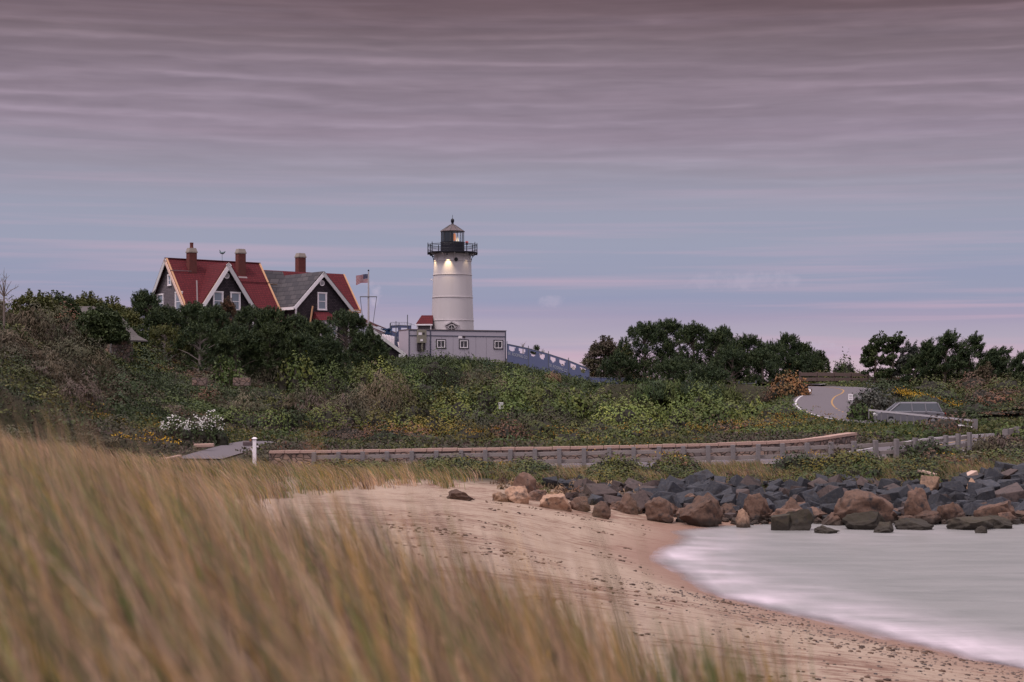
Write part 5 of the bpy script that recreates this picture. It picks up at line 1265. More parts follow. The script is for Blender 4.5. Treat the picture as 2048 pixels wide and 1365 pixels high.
for a_ in [
 (455, 712, 137, 62, 'green', 'laurel_shrub', 'glossy green laurel shrub in front of the dark left trees', .13),
 (595, 702, 140, 75, 'vine', 'laurel_shrub', 'yellow-green broadleaf shrub under the left evergreen mass', .14),
 (305, 712, 138, 60, 'green', 'rounded_shrub', 'feathery green shrub right of the stone hut', .08),
 (670, 718, 148, 80, 'green', 'rounded_shrub', 'pale green shrub left of the outbuilding hedge', .11),
 (730, 716, 150, 60, 'olive', 'rounded_shrub', 'olive shrub under the round pine by the outbuilding', .11),
 (800, 745, 134, 95, 'vine', 'vine_mound', 'large vine-covered mound below the left end of the trailer', .14),
 (955, 760, 134, 80, 'vine', 'vine_mound', 'vine-covered mound below the middle of the trailer', .14),
 (1040, 762, 132, 85, 'vine', 'vine_mound', 'vine-covered mound with yellow tips below the trailer corner', .14),
 (1150, 775, 130, 70, 'vine', 'vine_mound', 'vine mound below the sloping blue fence', .14),
 (1205, 778, 134, 60, 'vine', 'vine_mound', 'yellowish vine mound left of the dark spreading juniper', .14),
 (1290, 800, 128, 80, 'vine', 'vine_mound', 'vine mound below the dark spreading juniper', .13),
 (1440, 805, 122, 80, 'vine', 'vine_mound', 'dark-leaved vine mound left of the upper road', .13),
 (1520, 798, 124, 70, 'vine', 'vine_mound', 'vine mound directly left of the upper road edge line', .13),
 (890, 770, 130, 70, 'olive', 'vine_mound', 'grey-brown vine mound between two greener ones', .12),
 (610, 770, 125, 90, 'brown', 'heath_shrub', 'brown feathery shrub below the broadleaf shrubs', .09),
 (690, 790, 121, 80, 'heath', 'heath_shrub', 'brown-grey feathery shrub left of the goldenrod slope', .09),
 (575, 812, 116, 66, 'dark', 'rounded_shrub', 'dark green shrub above the mailbox', .09),
 (1050, 806, 119, 80, 'dark', 'rounded_shrub', 'dark low shrub above the right part of the goldenrod slope', .09),
 (1745, 768, 126, 88, 'silver', 'rounded_shrub', 'dark grey-green shrub behind the road sign', .10),
 (1780, 757, 138, 70, 'dark', 'rounded_shrub', 'dark rounded shrub above the yellow goldenrod strip', .09),
 (1720, 800, 121.5, 50, 'green', 'rounded_shrub', 'low green shrub at the left end of the white fence', .09),
 (1580, 738, 138, 72, 'orange', 'autumn_shrub', 'tan-orange autumn shrub left of the upper road', .10),
 (1552, 768, 142, 50, 'rust', 'autumn_shrub', 'rusty low shrub between the pines and the tan one', .10),
 (1200, 738, 168, 46, 'orange', 'autumn_shrub', 'ochre shrub behind the low end of the blue fence', .11),
 (1262, 741, 168, 90, 'orange', 'autumn_shrub', 'bright orange shrubs behind the low blue fence', .11),
 (1688, 709, 160, 46, 'dark', 'rounded_shrub', 'small dark bush on the skyline above the upper guardrail', .09),
 (1105, 741, 158, 28, 'tan', 'dead_shrub', 'pinkish dead twiggy bush below the blue fence', .07),
 (1640, 736, 157.5, 60, 'olive', 'rounded_shrub', 'green bush strip behind the left of the upper guardrail', .09),
 (1715, 738, 157.5, 60, 'olive', 'rounded_shrub', 'green bush strip behind the right of the upper guardrail', .09),
 (2020, 868, 92, 90, 'rust', 'rounded_shrub', 'russet green bush on the bank at the right edge', .08),
 (1870, 884, 88, 95, 'gold', 'rounded_shrub', 'dark green bush with yellow flowers above the dark rocks', .07),
 (1598, 902, 80.5, 105, 'dark', 'bank_shrub', 'dark bush hiding the lower guardrail rail right of the bare posts', .065),
 (1690, 893, 80.5, 150, 'gold', 'bank_shrub', 'wide yellow-flecked bush in front of the guardrail above the long boulder', .065),
 (1845, 872, 86, 130, 'dark', 'bank_shrub', 'dark green bush covering the gap between the two guardrail pieces', .07),
 (1235, 905, 81.5, 90, 'gold', 'bank_shrub', 'yellow-flecked bush below the left part of the guardrail', .06),
 (1350, 903, 81.5, 90, 'olive', 'bank_shrub', 'olive bush below the middle of the guardrail', .06),
 (2045, 838, 96, 110, 'green', 'bank_shrub', 'tall green bush on the high bank at the right edge', .08),
 (1975, 866, 90, 90, 'heath', 'bank_shrub', 'brown-green bush between the grey fence post and the right edge', .08),
 (120, 640, 116, 70, 'heath', 'heath_shrub', 'brown heath shrub at the top of the left slope', .09),
 (60, 605, 112, 80, 'brown', 'heath_shrub', 'brown feathery shrub near the top left skyline', .09)]:
    shrub(*a_[:7], leaf=a_[7], spiky=a_[4] in ('brown', 'heath', 'tan'), lobes=5)
# hedge of dark junipers below the trailer
hx = list(np.arange(776, 1130, 17.5))
hed = thing('juniper_hedge', 'ragged dark juniper hedge along the foot of the trailer', 'hedge', (at(940, 0, 160).x, 160, h1(at(940, 0, 160).x, 160)))
L = Leaves()
for px in np.arange(762, 1215, 8.5):
    D_ = 160+rng.uniform(-1, 1); top = (722 if px < 800 else 713 if px < 940 else 718 if px < 975 else 728 if px < 1010 else 728+(px-1010)*.22)+rng.uniform(-5, 4)
    x = (px-CX)/F*D_; g = h1(x, D_); g = min(g, at(px, top, D_).z-1.2)
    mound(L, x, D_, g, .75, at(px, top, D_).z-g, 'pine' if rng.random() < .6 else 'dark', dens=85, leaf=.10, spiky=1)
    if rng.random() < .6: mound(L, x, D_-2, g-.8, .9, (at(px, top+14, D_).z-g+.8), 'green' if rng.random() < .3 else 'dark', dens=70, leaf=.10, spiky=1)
    for dd_, dt2 in ((4.5, 20), (7.5, 32)):
        x3 = (px-CX)/F*(D_-dd_); g3 = h1(x3, D_-dd_); z3 = at(px, top+dt2+rng.uniform(-4, 5), D_-dd_).z
        if px > 985 and z3-g3 > .2: mound(L, x3, D_-dd_, g3-.1, .85, z3-g3, 'pine' if rng.random() < .5 else 'green', dens=60, leaf=.09, spiky=1)
L.build('foliage', FOL, hed, hed.location)
# spreading juniper under the right pines
jn = thing('spreading_juniper', 'broad low dark juniper in front of the right pines', 'shrub', (at(1380, 0, 148).x, 148, h1(at(1380, 0, 148).x, 148)))
L = Leaves()
for px in np.arange(1285, 1462, 11):
    top = 762+rng.uniform(-5, 4)+max(0, px-1400)*.22+max(0, 1310-px)*.25; D_ = 148+rng.uniform(-1.5, 1); x = (px-CX)/F*D_; g = at(px, top+38, D_).z
    mound(L, x, D_, g, .95, at(px, top, D_).z-g, 'pine' if rng.random() < .5 else 'green', dens=80, leaf=.10, spiky=1, squash=1.3)
L.build('foliage', FOL, jn, jn.location)

# ------------------------------------------------------------------ trees
def tree(px, top, D, wpx, label, name='pine_tree', pal='pine', base=None, group=None, nclump=46, clump=.62, tuft=85, crown0=.25, lean=0.0, flat=.55, leaf=.085, spiky=1, trunk_r=.16, dome=1.0, tip=.0, dead=0, zbase=None):
    x = (px-CX)/F*D; w = wpx/F*D*(1.28 if spiky and group != 'windswept trees on the right hill' else 1.1); g = h1(x, D) if zbase is None else zbase; zt_ = at(px, top, D).z-.25; h = zt_-g
    nclump = int(nclump*1.15)
    t = thing(name, label, 'tree', (x, D, g), group); L = Leaves(); wood = MB()
    trunk = [Vector((x+lean*h*s_**1.5*.5, D, g-.3+(h*.86+.3)*s_)) for s_ in (0, .25, .5, .75, 1)]
    wood.tube(trunk, [trunk_r*1.25, trunk_r, trunk_r*.75, trunk_r*.45, trunk_r*.15], 7)
    for i in range(nclump):
        s_ = crown0+(1-crown0)*(1-rng.random()**1.35*1.0); s_ = min(s_, .985)
        # half width of the crown at this height: widest low, rounded top
        q_ = (s_-crown0)/(1-crown0); hw2 = w/2*math.sqrt(max(0, 1-(q_**1.7)*dome))*(.55+.45*min(1, q_*4+.4))
        a_ = rng.random()*6.283; rr = hw2*math.sqrt(rng.random()*.85+.15)*rng.uniform(.8, 1.08)
        c = np.array([x+lean*h*s_**1.5*.5+math.cos(a_)*rr, D+math.sin(a_)*rr*.8, g+h*s_-clump*.25])
        tp_ = trunk[min(4, int(s_*4))]
        if i % 2 == 0 or dead:
            z0 = max(g+h*crown0*.6, c[2]-rr*.55); j = Vector((x+lean*h*((z0-g)/h)**1.5*.5, D, z0)); cv_ = Vector(c)
            wood.tube([j, j.lerp(cv_, .55)+Z*.12, cv_], [trunk_r*.38, trunk_r*.22, .012], 5, False)
        cs = clump*rng.uniform(.65, 1.25); k = int(tuft*1.6*(cs/clump)**1.5)
        d = unit(k); rad = rng.random(k)**.45; off = d*rad[:, None]*np.array([cs, cs, cs*flat]); off[:, 0] -= tip*off[:, 2]
        pos = c+off; n = unit(k)
        base_c = np.array(PAL[pal])[rng.integers(0, len(PAL[pal]))]*rng.uniform(.75, 1.3)
        col = pick(pal, k)*.5+base_c*.5; sz = leaf*(.6+.8*rng.random(k))
        if spiky:
            npl = 7; pid = rng.integers(0, npl, k); pdv = unit(npl, -.1); pdv[:, 2] = np.abs(pdv[:, 2])*.7+.42; pdv[:, 0] -= tip; pdv /= np.linalg.norm(pdv, axis=1, keepdims=True)
            pst = unit(npl)*np.array([cs, cs, cs*flat])*.55; ax_ = pdv[pid]; tl_ = rng.random(k)**.8*rng.uniform(.45, .8)*(cs/.6)
            pos = c+pst[pid]+ax_*tl_[:, None]+rng.normal(size=(k,3))*.075*(1.15-tl_[:, None])
            v = diamonds(pos, n, sz*1.7, sz*.27, up=ax_*1.6+d*.5)
        else: v = diamonds(pos, n, sz, sz*.65)
        L.add(v, col)
    # ragged upright tips along the outline
    for i in range(int(nclump*(.9 if spiky else .5))):
        a_ = rng.uniform(-1, 1); s_ = 1-(abs(a_)**2.2)*.55; c0_ = np.array([x+lean*h*.5*s_+a_*w*.47, D+rng.uniform(-.3,.3)*w*.4, g+h*s_-.25])
        k = 46; tt2 = rng.random(k)**.7; ln_ = rng.uniform(.4, 1.0)
        pos = c0_+np.stack([-tip*tt2*ln_+rng.normal(size=k)*.07, rng.normal(size=k)*.07, tt2*ln_], 1)
        L.add(diamonds(pos, unit(k), leaf*1.6, leaf*.3, up=np.array([-tip, 0, 1.2])) if spiky else diamonds(pos, unit(k), leaf*.9, leaf*.55), pick(pal, k))
    wood.build('trunk', DEADWOOD if dead else BARK, t); L.build('crown', FOL, t, t.location)
    return t
# left evergreen mass in front of the house
GL = 'dark evergreens in front of the house'
for a_, kw in [
 ((292, 588, 150, 70, 'leftmost spiky cedar left of the house gable, breaking the skyline'), dict(clump=.5, tip=.3)),
 ((330, 618, 149, 80, 'dark evergreen below the left gable windows of the red-roofed house'), {}),
 ((385, 612, 151, 80, 'dark evergreen below the peach rake board of the red-roofed house'), {}),
 ((428, 618, 148, 70, 'dark evergreen under the left window of the front gable'), {}),
 ((455, 603, 152, 42, 'small brown-tipped cedar between the two front gable windows'), dict(pal='rust', clump=.38, nclump=36)),
 ((500, 618, 150, 80, 'dark evergreen under the right rake of the front gable'), {}),
 ((545, 622, 149, 80, 'dark evergreen below the right eave of the red roof'), {}),
 ((590, 636, 150, 80, 'dark evergreen below the left corner of the second house'), {}),
 ((632, 650, 149, 70, 'dark evergreen hiding the bay of the second house'), {}),
 ((692, 626, 158, 108, 'big round pine right of the second house'), dict(dome=1.0, nclump=80, crown0=.12)),
 ((735, 668, 156, 66, 'low dark pine in front of the outbuilding'), dict(dome=1.0, crown0=.1)),
 ((330, 655, 144, 86, 'grey-branched evergreen right of the stone hut'), dict(dead=1, nclump=34, pal='olive')),
 ((400, 652, 143, 90, 'bare-limbed dark evergreen low in the middle of the left mass'), dict(dead=1, nclump=40)),
 ((470, 655, 143, 90, 'low dark evergreen behind the glossy laurel'), {}),
 ((540, 655, 144, 90, 'mid-green evergreen with flat layered boughs'), dict(pal='dark', flat=.35)),
 ((600, 672, 145, 90, 'very dark evergreen above the broadleaf shrub'), {}),
 ((655, 680, 147, 70, 'dark evergreen below and left of the big round pine'), {}),
 ((203, 616, 123, 104, 'dense dark tree standing over the stone hut'), dict(name='oak_tree', pal='dark', spiky=0, crown0=.52, nclump=95, zbase=7.2)),
 ((168, 636, 126, 60, 'dark tree at the left shoulder of the stone hut'), dict(name='oak_tree', pal='dark', spiky=0, crown0=.15, nclump=46)),
 ((70, 588, 122, 90, 'green-brown tree on the top left skyline'), dict(name='oak_tree', pal='olive', spiky=0, nclump=60)),
 ((120, 590, 128, 80, 'second skyline tree from the left'), dict(name='oak_tree', pal='dark', spiky=0, nclump=56)),
 ((175, 592, 140, 80, 'yellow-green skyline tree behind the hut roof'), dict(name='oak_tree', pal='olive', spiky=0, nclump=56)),
 ((225, 603, 142, 80, 'yellow-green tree between hut roof and house'), dict(name='oak_tree', pal='olive', spiky=0, nclump=56)),
 ((255, 622, 140, 70, 'olive tree just left of the spiky cedar'), dict(name='oak_tree', pal='olive', spiky=0, nclump=50)),
 ((275, 660, 138, 50, 'dark tree wrapping the right side of the hut'), dict(name='oak_tree', pal='dark', spiky=0, nclump=36, crown0=.05)),
]: tree(*a_, group=GL if 'evergreen' in a_[4] else None, **{**dict(dome=.92, crown0=.08, nclump=74, clump=.7, flat=.42, tuft=95), **kw})
# right mass
GR = 'pines right of the blue fence'
for a_, kw in [
 ((1210, 680, 166, 82, 'rounded brown-leaved tree at the left end of the right grove'), dict(name='oak_tree', pal='heath', spiky=0, crown0=.15, nclump=70)),
 ((1245, 690, 168, 60, 'brown-green tree half hidden behind the tall pines'), dict(name='oak_tree', pal='olive', spiky=0, crown0=.15, nclump=46)),
 ((1290, 652, 160, 110, 'tall dark pine with upswept tufts, first on the left of the grove'), dict(nclump=90)),
 ((1335, 645, 161, 110, 'tallest dark pine in the grove'), dict(nclump=95)),
 ((1388, 652, 159, 100, 'tall dark pine right of the tallest one'), dict(nclump=85)),
 ((1435, 668, 158, 90, 'dark pine with bare grey limbs above the pale blue screen'), dict(nclump=60, dead=1)),
 ((1448, 658, 164, 50, 'narrow pointed pine rising behind the grove'), dict(nclump=44)),
 ((1495, 678, 157, 95, 'pine with visible trunks right of the bare-limbed one'), dict(nclump=70)),
 ((1540, 690, 158, 80, 'mid-green pine above the rusty shrub'), dict(nclump=56)),
 ((1578, 672, 160, 56, 'pointed cedar on the skyline above the tan shrub'), dict(nclump=46, dome=1.1, name='cedar_tree')),
 ((1605, 690, 161, 60, 'rounded cedar right of the pointed one'), dict(nclump=46, name='cedar_tree', pal='dark')),
 ((1632, 706, 162, 46, 'smallest cedar ending the grove above the guardrail'), dict(nclump=34, name='cedar_tree', pal='dark')),
 ((1525, 706, 155, 80, 'low pine filling the dip between the grove and the pointed cedar'), dict(nclump=44)),
 ((1465, 700, 155, 80, 'low dark pine under the bare grey limbs'), dict(nclump=44)),
 ((1612, 712, 158, 60, 'low cedar behind the tan autumn shrub'), dict(nclump=34, name='cedar_tree')),
 ((1240, 712, 158, 80, 'low dark pine joining the brown tree to the tall pines'), dict(nclump=40)),
 ((1420, 738, 150, 60, 'short dark pine standing in front of the grove by the blue screen'), dict(nclump=40)),
 ((1350, 722, 153, 90, 'dark lower pine in front of the tallest one'), dict(nclump=56)),
]: tree(*a_, group=GR, **{**dict(crown0=.06, clump=.68, nclump=62, flat=.5, tuft=100), **kw})
# far right windswept trees
GW = 'windswept trees on the right hill'
for a_, kw in [
 ((1748, 670, 152, 66, 'leftmost windswept tree on the right hill, rounded crown'), dict(name='oak_tree', spiky=0, pal='dark', crown0=.35)),
 ((1783, 668, 154, 60, 'second windswept tree, crown leaning over its neighbour'), dict(name='oak_tree', spiky=0, pal='dark', crown0=.35)),
 ((1815, 688, 153, 60, 'grey-green hazy tree between the broadleaf and pine trees'), dict(name='oak_tree', pal='silver', spiky=0, crown0=.3)),
 ((1850, 684, 149, 44, 'slender windswept pine left of the two tallest'), {}),
 ((1888, 667, 148, 62, 'tallest windswept pine on the right hill'), {}),
 ((1935, 673, 147, 66, 'windswept pine with pale bare trunk, right of the tallest'), {}),
 ((1868, 702, 150, 60, 'dark lower pine filling between the slender trunks'), dict(crown0=.2)),
 ((1912, 712, 151, 60, 'dark lower pine behind the two tallest'), dict(crown0=.2)),
 ((1828, 712, 151, 60, 'dark low tree under the hazy grey-green one'), dict(crown0=.15)),
 ((1980, 700, 146, 50, 'tattered small pine with open crown'), dict(nclump=34, crown0=.45)),
 ((1998, 698, 148, 40, 'spindly pine touching the tattered one'), dict(nclump=22, crown0=.4)),
 ((2040, 706, 140, 56, 'open pine cut by the right edge of the view'), dict(nclump=22, crown0=.4)),
 ((1960, 735, 143, 50, 'dark thin tree trunk cluster below the tattered pine'), dict(nclump=24, crown0=.4, pal='brown')),
]: tree(*a_, group=GW, **{**dict(crown0=.42, clump=.46, nclump=36, flat=.5, tip=-.5, lean=.11, trunk_r=.13, tuft=105, dome=.9, zbase=at(a_[0], 792, a_[2]).z), **kw})
# bare twiggy tree top left and small tufted sapling behind the blue fence
def bare(px, py, D, label, h, spread, n, leafy=None):
    p = Vector((at(px, py, D).x, D, h1(at(px, py, D).x, D))); topz = at(px, py, D).z; t = thing('bare_tree' if leafy is None else 'sapling', label, 'tree', tuple(p)); mb = MB(); L = Leaves()
    hub = Vector((p.x, D, topz-h)); mb.tube([p-Z*.3, hub], [.08, .05], 6)
    for i in range(n):
        a_ = rng.uniform(-1.1, 1.1); e_ = hub+Vector((math.sin(a_)*spread, rng.uniform(-.4,.4), math.cos(a_)*h*rng.uniform(.6, 1))); m_ = hub.lerp(e_, .5)+Vector((0,0,.1))
        mb.tube([hub, m_, e_], [.035, .022, .008], 4, False)
        for j in range(3):
            q_ = hub.lerp(e_, rng.uniform(.4, .9)); mb.tube([q_, q_+Vector((rng.uniform(-.4,.4), 0, rng.uniform(.1,.5)))], [.012, .004], 4, False)
        if leafy:
            k = 50; s_ = rng.random(k); pos = np.array(hub)+(np.array(e_)-np.array(hub))*(.4+.65*s_[:, None])+rng.normal(size=(k,3))*.08
            L.add(diamonds(pos, unit(k), .16, .035, up=np.array([math.sin(a_), 0, math.cos(a_)])), pick(leafy, k))
    mb.build('trunk', BARK, t)
    if leafy: L.build('crown', FOL, t, t.location)
bare(8, 540, 108, 'bare twiggy tree at the top left edge of the view', 1.7, 1.1, 10)
bare(1072, 690, 172, 'small tufted sapling behind the sloping blue fence', 1.1, .8, 8, 'pine')
bare(1046, 683, 172, 'thin bare twig behind the top of the blue fence', .8, .2, 3)

# ------------------------------------------------------------------ rocks
def rock_material(name, c1, c2, stain, ztide=None):
    m = bpy.data.materials.new(name); m.use_nodes = True; t = m.node_tree; L = t.links
    b = t.nodes['Principled BSDF']; b.inputs['Roughness'].default_value = .82; b.inputs['Specular IOR Level'].default_value = .3
    oi = N(t, 'ShaderNodeObjectInfo').outputs['Random']; geo = N(t, 'ShaderNodeNewGeometry'); pos = geo.outputs['Position']
    n1 = noise(t, pos, 1.7, 5, .6); n2 = noise(t, pos, 9, 5, .7)
    c = mixc(t, n1, c1, c2); c = mixc(t, M_('MULTIPLY', M_('SUBTRACT', n2, .46, tree=t), 3.2, tree=t, clamp=True), c, stain)
    n3 = noise(t, pos, 3.4, 4, .6); c = mixc(t, M_('MULTIPLY', M_('SUBTRACT', n3, .52, tree=t), 5, tree=t, clamp=True), c, (.03,.027,.03))
    g_ = M_('ADD', .68, M_('MULTIPLY', oi, .62, tree=t), tree=t)
    v = N(t, 'ShaderNodeVectorMath', operation='SCALE'); L.new(c, v.inputs[0]); L.new(g_, v.inputs['Scale']); c = v.outputs[0]
    # dark weed and wet band below the tide line
    sp = N(t, 'ShaderNodeSeparateXYZ'); L.new(pos, sp.inputs[0])
    tide = M_('MULTIPLY', M_('SUBTRACT', .62, M_('ADD', sp.outputs[2], M_('MULTIPLY', n1, .45, tree=t), tree=t), tree=t), 4.5, tree=t, clamp=True)
    c = mixc(t, M_('MULTIPLY', tide, .8, tree=t), c, (.04,.034,.03))
    L.new(c, b.inputs['Base Color'])
    bp = N(t, 'ShaderNodeBump'); bp.inputs['Strength'].default_value = .7; bp.inputs['Distance'].default_value = .05; L.new(n2, bp.inputs['Height']); L.new(bp.outputs[0], b.inputs['Normal'])
    return m
RK_D = rock_material('dark_basalt', (.026,.029,.040), (.052,.055,.068), (.085,.08,.085))
RK_B = rock_material('brown_granite', (.12,.07,.053), (.18,.108,.08), (.06,.042,.036))
RK_P = rock_material('purple_granite', (.075,.055,.055), (.115,.085,.08), (.05,.04,.04))
RK_T = rock_material('tan_granite', (.34,.20,.13), (.40,.27,.20), (.20,.12,.09))
RK_W = rock_material('weedy_rock', (.045,.036,.028), (.075,.058,.042), (.05,.05,.028))
import bmesh
def rock_mesh(name, m, seed, rounded, sx=1, sy=1, sz=.7):
    r = np.random.default_rng(seed); bm = bmesh.new()
    if rounded:
        from mathutils import noise as mn
        bmesh.ops.create_icosphere(bm, subdivisions=5, radius=.5); sv = Vector((seed*1.7, seed*.9, seed*.3))
        pl = [(Vector(r.normal(size=3)).normalized(), r.uniform(.27, .43)) for _ in range(17)]
        ph = r.random(6)*6
        for v in bm.verts:
            d = v.co.copy()
            for n_, k in pl:
                e_ = d.dot(n_)-k
                if e_ > 0: d -= n_*e_*.97
            d *= 1+.05*math.sin(d.x*9+ph[0])*math.sin(d.y*8+ph[1])+.03*math.sin(d.z*17+ph[2]+d.x*11)+.035*math.sin(d.y*19+ph[3]+4*math.sin(d.z*9))+.02*math.sin(d.x*37+ph[4]+d.z*21)
            cr = mn.ridged_multi_fractal(v.co*2.6+sv, .9, 2.1, 4, 1.0, 2.0); fb = mn.fractal(v.co*5+sv, .9, 2.0, 4)
            d *= 1+.045*fb-.035*max(0, cr-1.1)
            v.co = d
    else:
        pts = []
        for cx_ in (-1, 1):
            for cy_ in (-1, 1):
                for cz_ in (-1, 1):
                    pts.append(Vector((cx_*.5*r.uniform(.55, 1), cy_*.5*r.uniform(.55, 1), cz_*.5*r.uniform(.5, 1))))
        for _ in range(4):
            p = Vector(r.normal(size=3)).normalized()*r.uniform(.42, .6); pts.append(p)
        for p in pts: bm.verts.new(p)
        res = bmesh.ops.convex_hull(bm, input=bm.verts)
        bmesh.ops.delete(bm, geom=[v for v in bm.verts if not v.link_faces], context='VERTS')
        bmesh.ops.dissolve_limit(bm, angle_limit=R(14), verts=bm.verts, edges=bm.edges)
        bmesh.ops.bevel(bm, geom=list(bm.edges), offset=.018, segments=1, affect='EDGES', profile=.5)
    for v in bm.verts: v.co.x *= sx; v.co.y *= sy; v.co.z *= sz
    me = bpy.data.meshes.new(name); bm.to_mesh(me); bm.free(); me.materials.append(m)
    me.polygons.foreach_set('use_smooth', np.full(len(me.polygons), bool(rounded))); return me
DARK = [('blocky', [rock_mesh('riprap_block', RK_D, 100+i, False, 1, .9, .75) for i in range(7)]),
        ('slab-like', [rock_mesh('riprap_slab', RK_D, 200+i, False, 1.25, .9, .42) for i in range(6)]),
        ('wedge-shaped', [rock_mesh('riprap_wedge', RK_D, 300+i, False, 1.1, .75, .95) for i in range(6)])]
MIXR = [rock_mesh('riprap_block', RK_P, 150+i, False, 1, .9, .7) for i in range(5)]
BROWN = [rock_mesh('granite_boulder', RK_B, 400+i, True, 1, .9, .75) for i in range(8)]
ZN = ['left of the big brown boulder', 'between the two big brown boulders', 'right of the long brown boulder']
def zone(px): return 0 if px < 1400 else 1 if px < 1715 else 2
placed = []
def SZ(v): return 'small' if v < .66 else 'medium' if v < .95 else 'large'
def rock(me, x, y, zc, s_, label, group, name, rot=None, cat='rock', sc=None):
    o = link(name, me); o.location = (x, y, zc); o.rotation_euler = rot or (rng.uniform(-.5,.5), rng.uniform(-.5,.5), rng.uniform(0, 6.28))
    o.scale = sc or (s_, s_, s_); tag(o, label, cat, group); placed.append((x, y, s_)); return o
nd = 0
y = 79.3
while y > 70.4:
    x = 1.6 if y > 73 else 2.6
    while x < 28.5 and nd < 299:
        xx = x+rng.uniform(-.2, .2); yy = y+rng.uniform(-.25, .25)+max(0, (xx-18))*.12; px, py = proj(xx, yy, h1(xx, yy)); row_ = 'upper' if y > 75.5 else 'middle' if y > 73 else 'lower'
        s_ = rng.choice([.62, .8, 1.0, 1.3], p=[.32, .36, .24, .08])*rng.uniform(.9, 1.1)*(.8 if px < 1250 else 1)*(1.12 if y < 74 else .92)
        edge_ = 76.3+.7*math.sin(xx*.9)+max(0, xx-19)*.35-max(0, 7-xx)*.35
        if px < 1160 and rng.random() < .35: x += s_*.7; continue
        if yy < edge_+.4 and px < 2075:
            nmv, ms = DARK[int(rng.choice(3, p=(.45, .25, .3)))]
            zl = h1(xx, yy)
            if px > 1180 or yy > 71.5:
                if rng.random() < (.45 if px < 1300 else .14): rock(MIXR[int(rng.integers(5))], xx, yy, zl+s_*.20+.02, s_, f'{SZ(s_)} purplish brown angular rock in the {row_} pile {ZN[zone(px)]}', 'dark riprap rocks along the shore', 'riprap_rock')
                else: rock(ms[int(rng.integers(len(ms)))], xx, yy, zl+s_*.20+.02, s_, f'{SZ(s_)} dark {nmv} rock in the {row_} pile {ZN[zone(px)]}', 'dark riprap rocks along the shore', 'riprap_rock')
                nd += 1
        x += s_*.93
    y -= .74
nb_ = 0
BL = ['rounded brown rock left of the big brown boulder', 'rounded brown rock between the two big boulders', 'rounded brown rock right of the long boulder']
for _ in range(420):
    xx = rng.uniform(4.0, 26); yy = rng.uniform(68.3, 71.6)+max(0, xx-15)*.05; s_ = rng.choice([.45, .7, 1.0, 1.4])*rng.uniform(.85, 1.15); px = proj(xx, yy, .3)[0]
    if px < 1360: s_ *= .6; yy += 1.2
    if any(math.hypot(xx-a_, yy-b__) < .24*(s_+c_) for a_, b__, c_ in placed[nd:]): continue
    if px > 2080: continue
    rock(BROWN[int(rng.integers(8))], xx, yy, max(h1(xx, yy), 0)+s_*.10, s_, SZ(s_)+' '+BL[zone(px)]+(', nearest the water' if yy < 69.8 else ', behind the front row'), 'brown boulders at the waterline', 'boulder', (rng.uniform(-.25,.25), rng.uniform(-.25,.25), rng.uniform(0, 6.28))); nb_ += 1
# named boulders: px centre, top, bottom, width in px, distance
big = [
 (1408, 988, 1046, 88, 67.6, RK_B, 'big rounded brown boulder standing at the edge of the sand', 11),
 (1718, 982, 1042, 122, 68.3, RK_B, 'long humped brown boulder, largest on the shore', 12),
 (1512, 985, 1018, 56, 69.3, RK_B, 'knobbly brown boulder between the two big ones', 13),
 (1580, 995, 1012, 62, 69.4, RK_B, 'flat pinkish brown slab boulder between the big ones', 14),
 (1835, 985, 1032, 60, 69.2, RK_B, 'upright rounded brown boulder right of the long one', 15),
 (1905, 997, 1036, 58, 69.0, RK_B, 'tilted brown boulder with ridged side', 16),
 (1990, 996, 1036, 84, 69.2, RK_B, 'broad dark brown boulder near the right edge', 17),
 (1860, 950, 985, 40, 75.5, RK_T, 'pale orange boulder lying on top of the dark rocks', 18),
 (1943, 958, 975, 24, 75.5, RK_T, 'small orange-pink rock among dark blocks, upper right', 19),
 (1035, 971, 1013, 52, 66.3, RK_T, 'pale pinkish upright boulder at the dune foot', 20),
 (1108, 987, 1017, 68, 66.0, RK_T, 'flat-topped orange tan boulder on the sand', 21),
 (915, 981, 1008, 56, 64.5, RK_B, 'grey-brown boulder half buried at the dune foot', 22),
 (1000, 984, 1010, 34, 66.0, RK_T, 'orange boulder left of the pale upright one', 23),
 (1075, 975, 1000, 40, 68.5, RK_B, 'grey boulder behind the pale upright one', 24),
 (1048, 945, 985, 50, 70.5, RK_B, 'tall grey-brown boulder with bright split face', 25),
 (1160, 994, 1020, 44, 67.2, RK_B, 'small dark brown boulder right of the orange tan one', 26),
 (1205, 1004, 1024, 38, 66.0, RK_B, 'low pinkish brown stone at the foot of the rock pile', 27),
 (1320, 1000, 1030, 60, 68.0, RK_B, 'brown boulder left of the big rounded one', 28),
 (1255, 985, 1015, 44, 69.5, RK_B, 'purplish brown boulder in the left of the pile', 29),
 (1485, 1015, 1040, 30, 66.9, RK_T, 'small orange rock under the knobbly boulder', 30),
 (1590, 1020, 1052, 74, 65.8, RK_W, 'dark weed-covered boulder in the water between the big ones', 31),
 (1562, 1028, 1052, 42, 65.6, RK_W, 'square black wet block beside the weedy boulder', 32),
 (1725, 1018, 1048, 90, 66.2, RK_W, 'peaked weedy boulder in front of the long brown one', 33),
 (1768, 1042, 1060, 50, 64.6, RK_W, 'small green-topped rock in the water, nearest', 34),
 (1820, 1033, 1050, 80, 66.1, RK_W, 'low weedy rock right of the peaked one', 35),
 (1945, 1029, 1048, 96, 66.1, RK_W, 'long low green weedy rock in the water at right', 36),
 (2000, 1032, 1044, 60, 66.6, RK_W, 'low weedy rock at the far right of the water', 37),
 (1961, 1051, 1058, 26, 64.2, RK_W, 'tiny rock barely breaking the water at right', 38),
 (1655, 1051, 1058, 52, 64.2, RK_W, 'flat sliver of rock awash in the water', 39)]
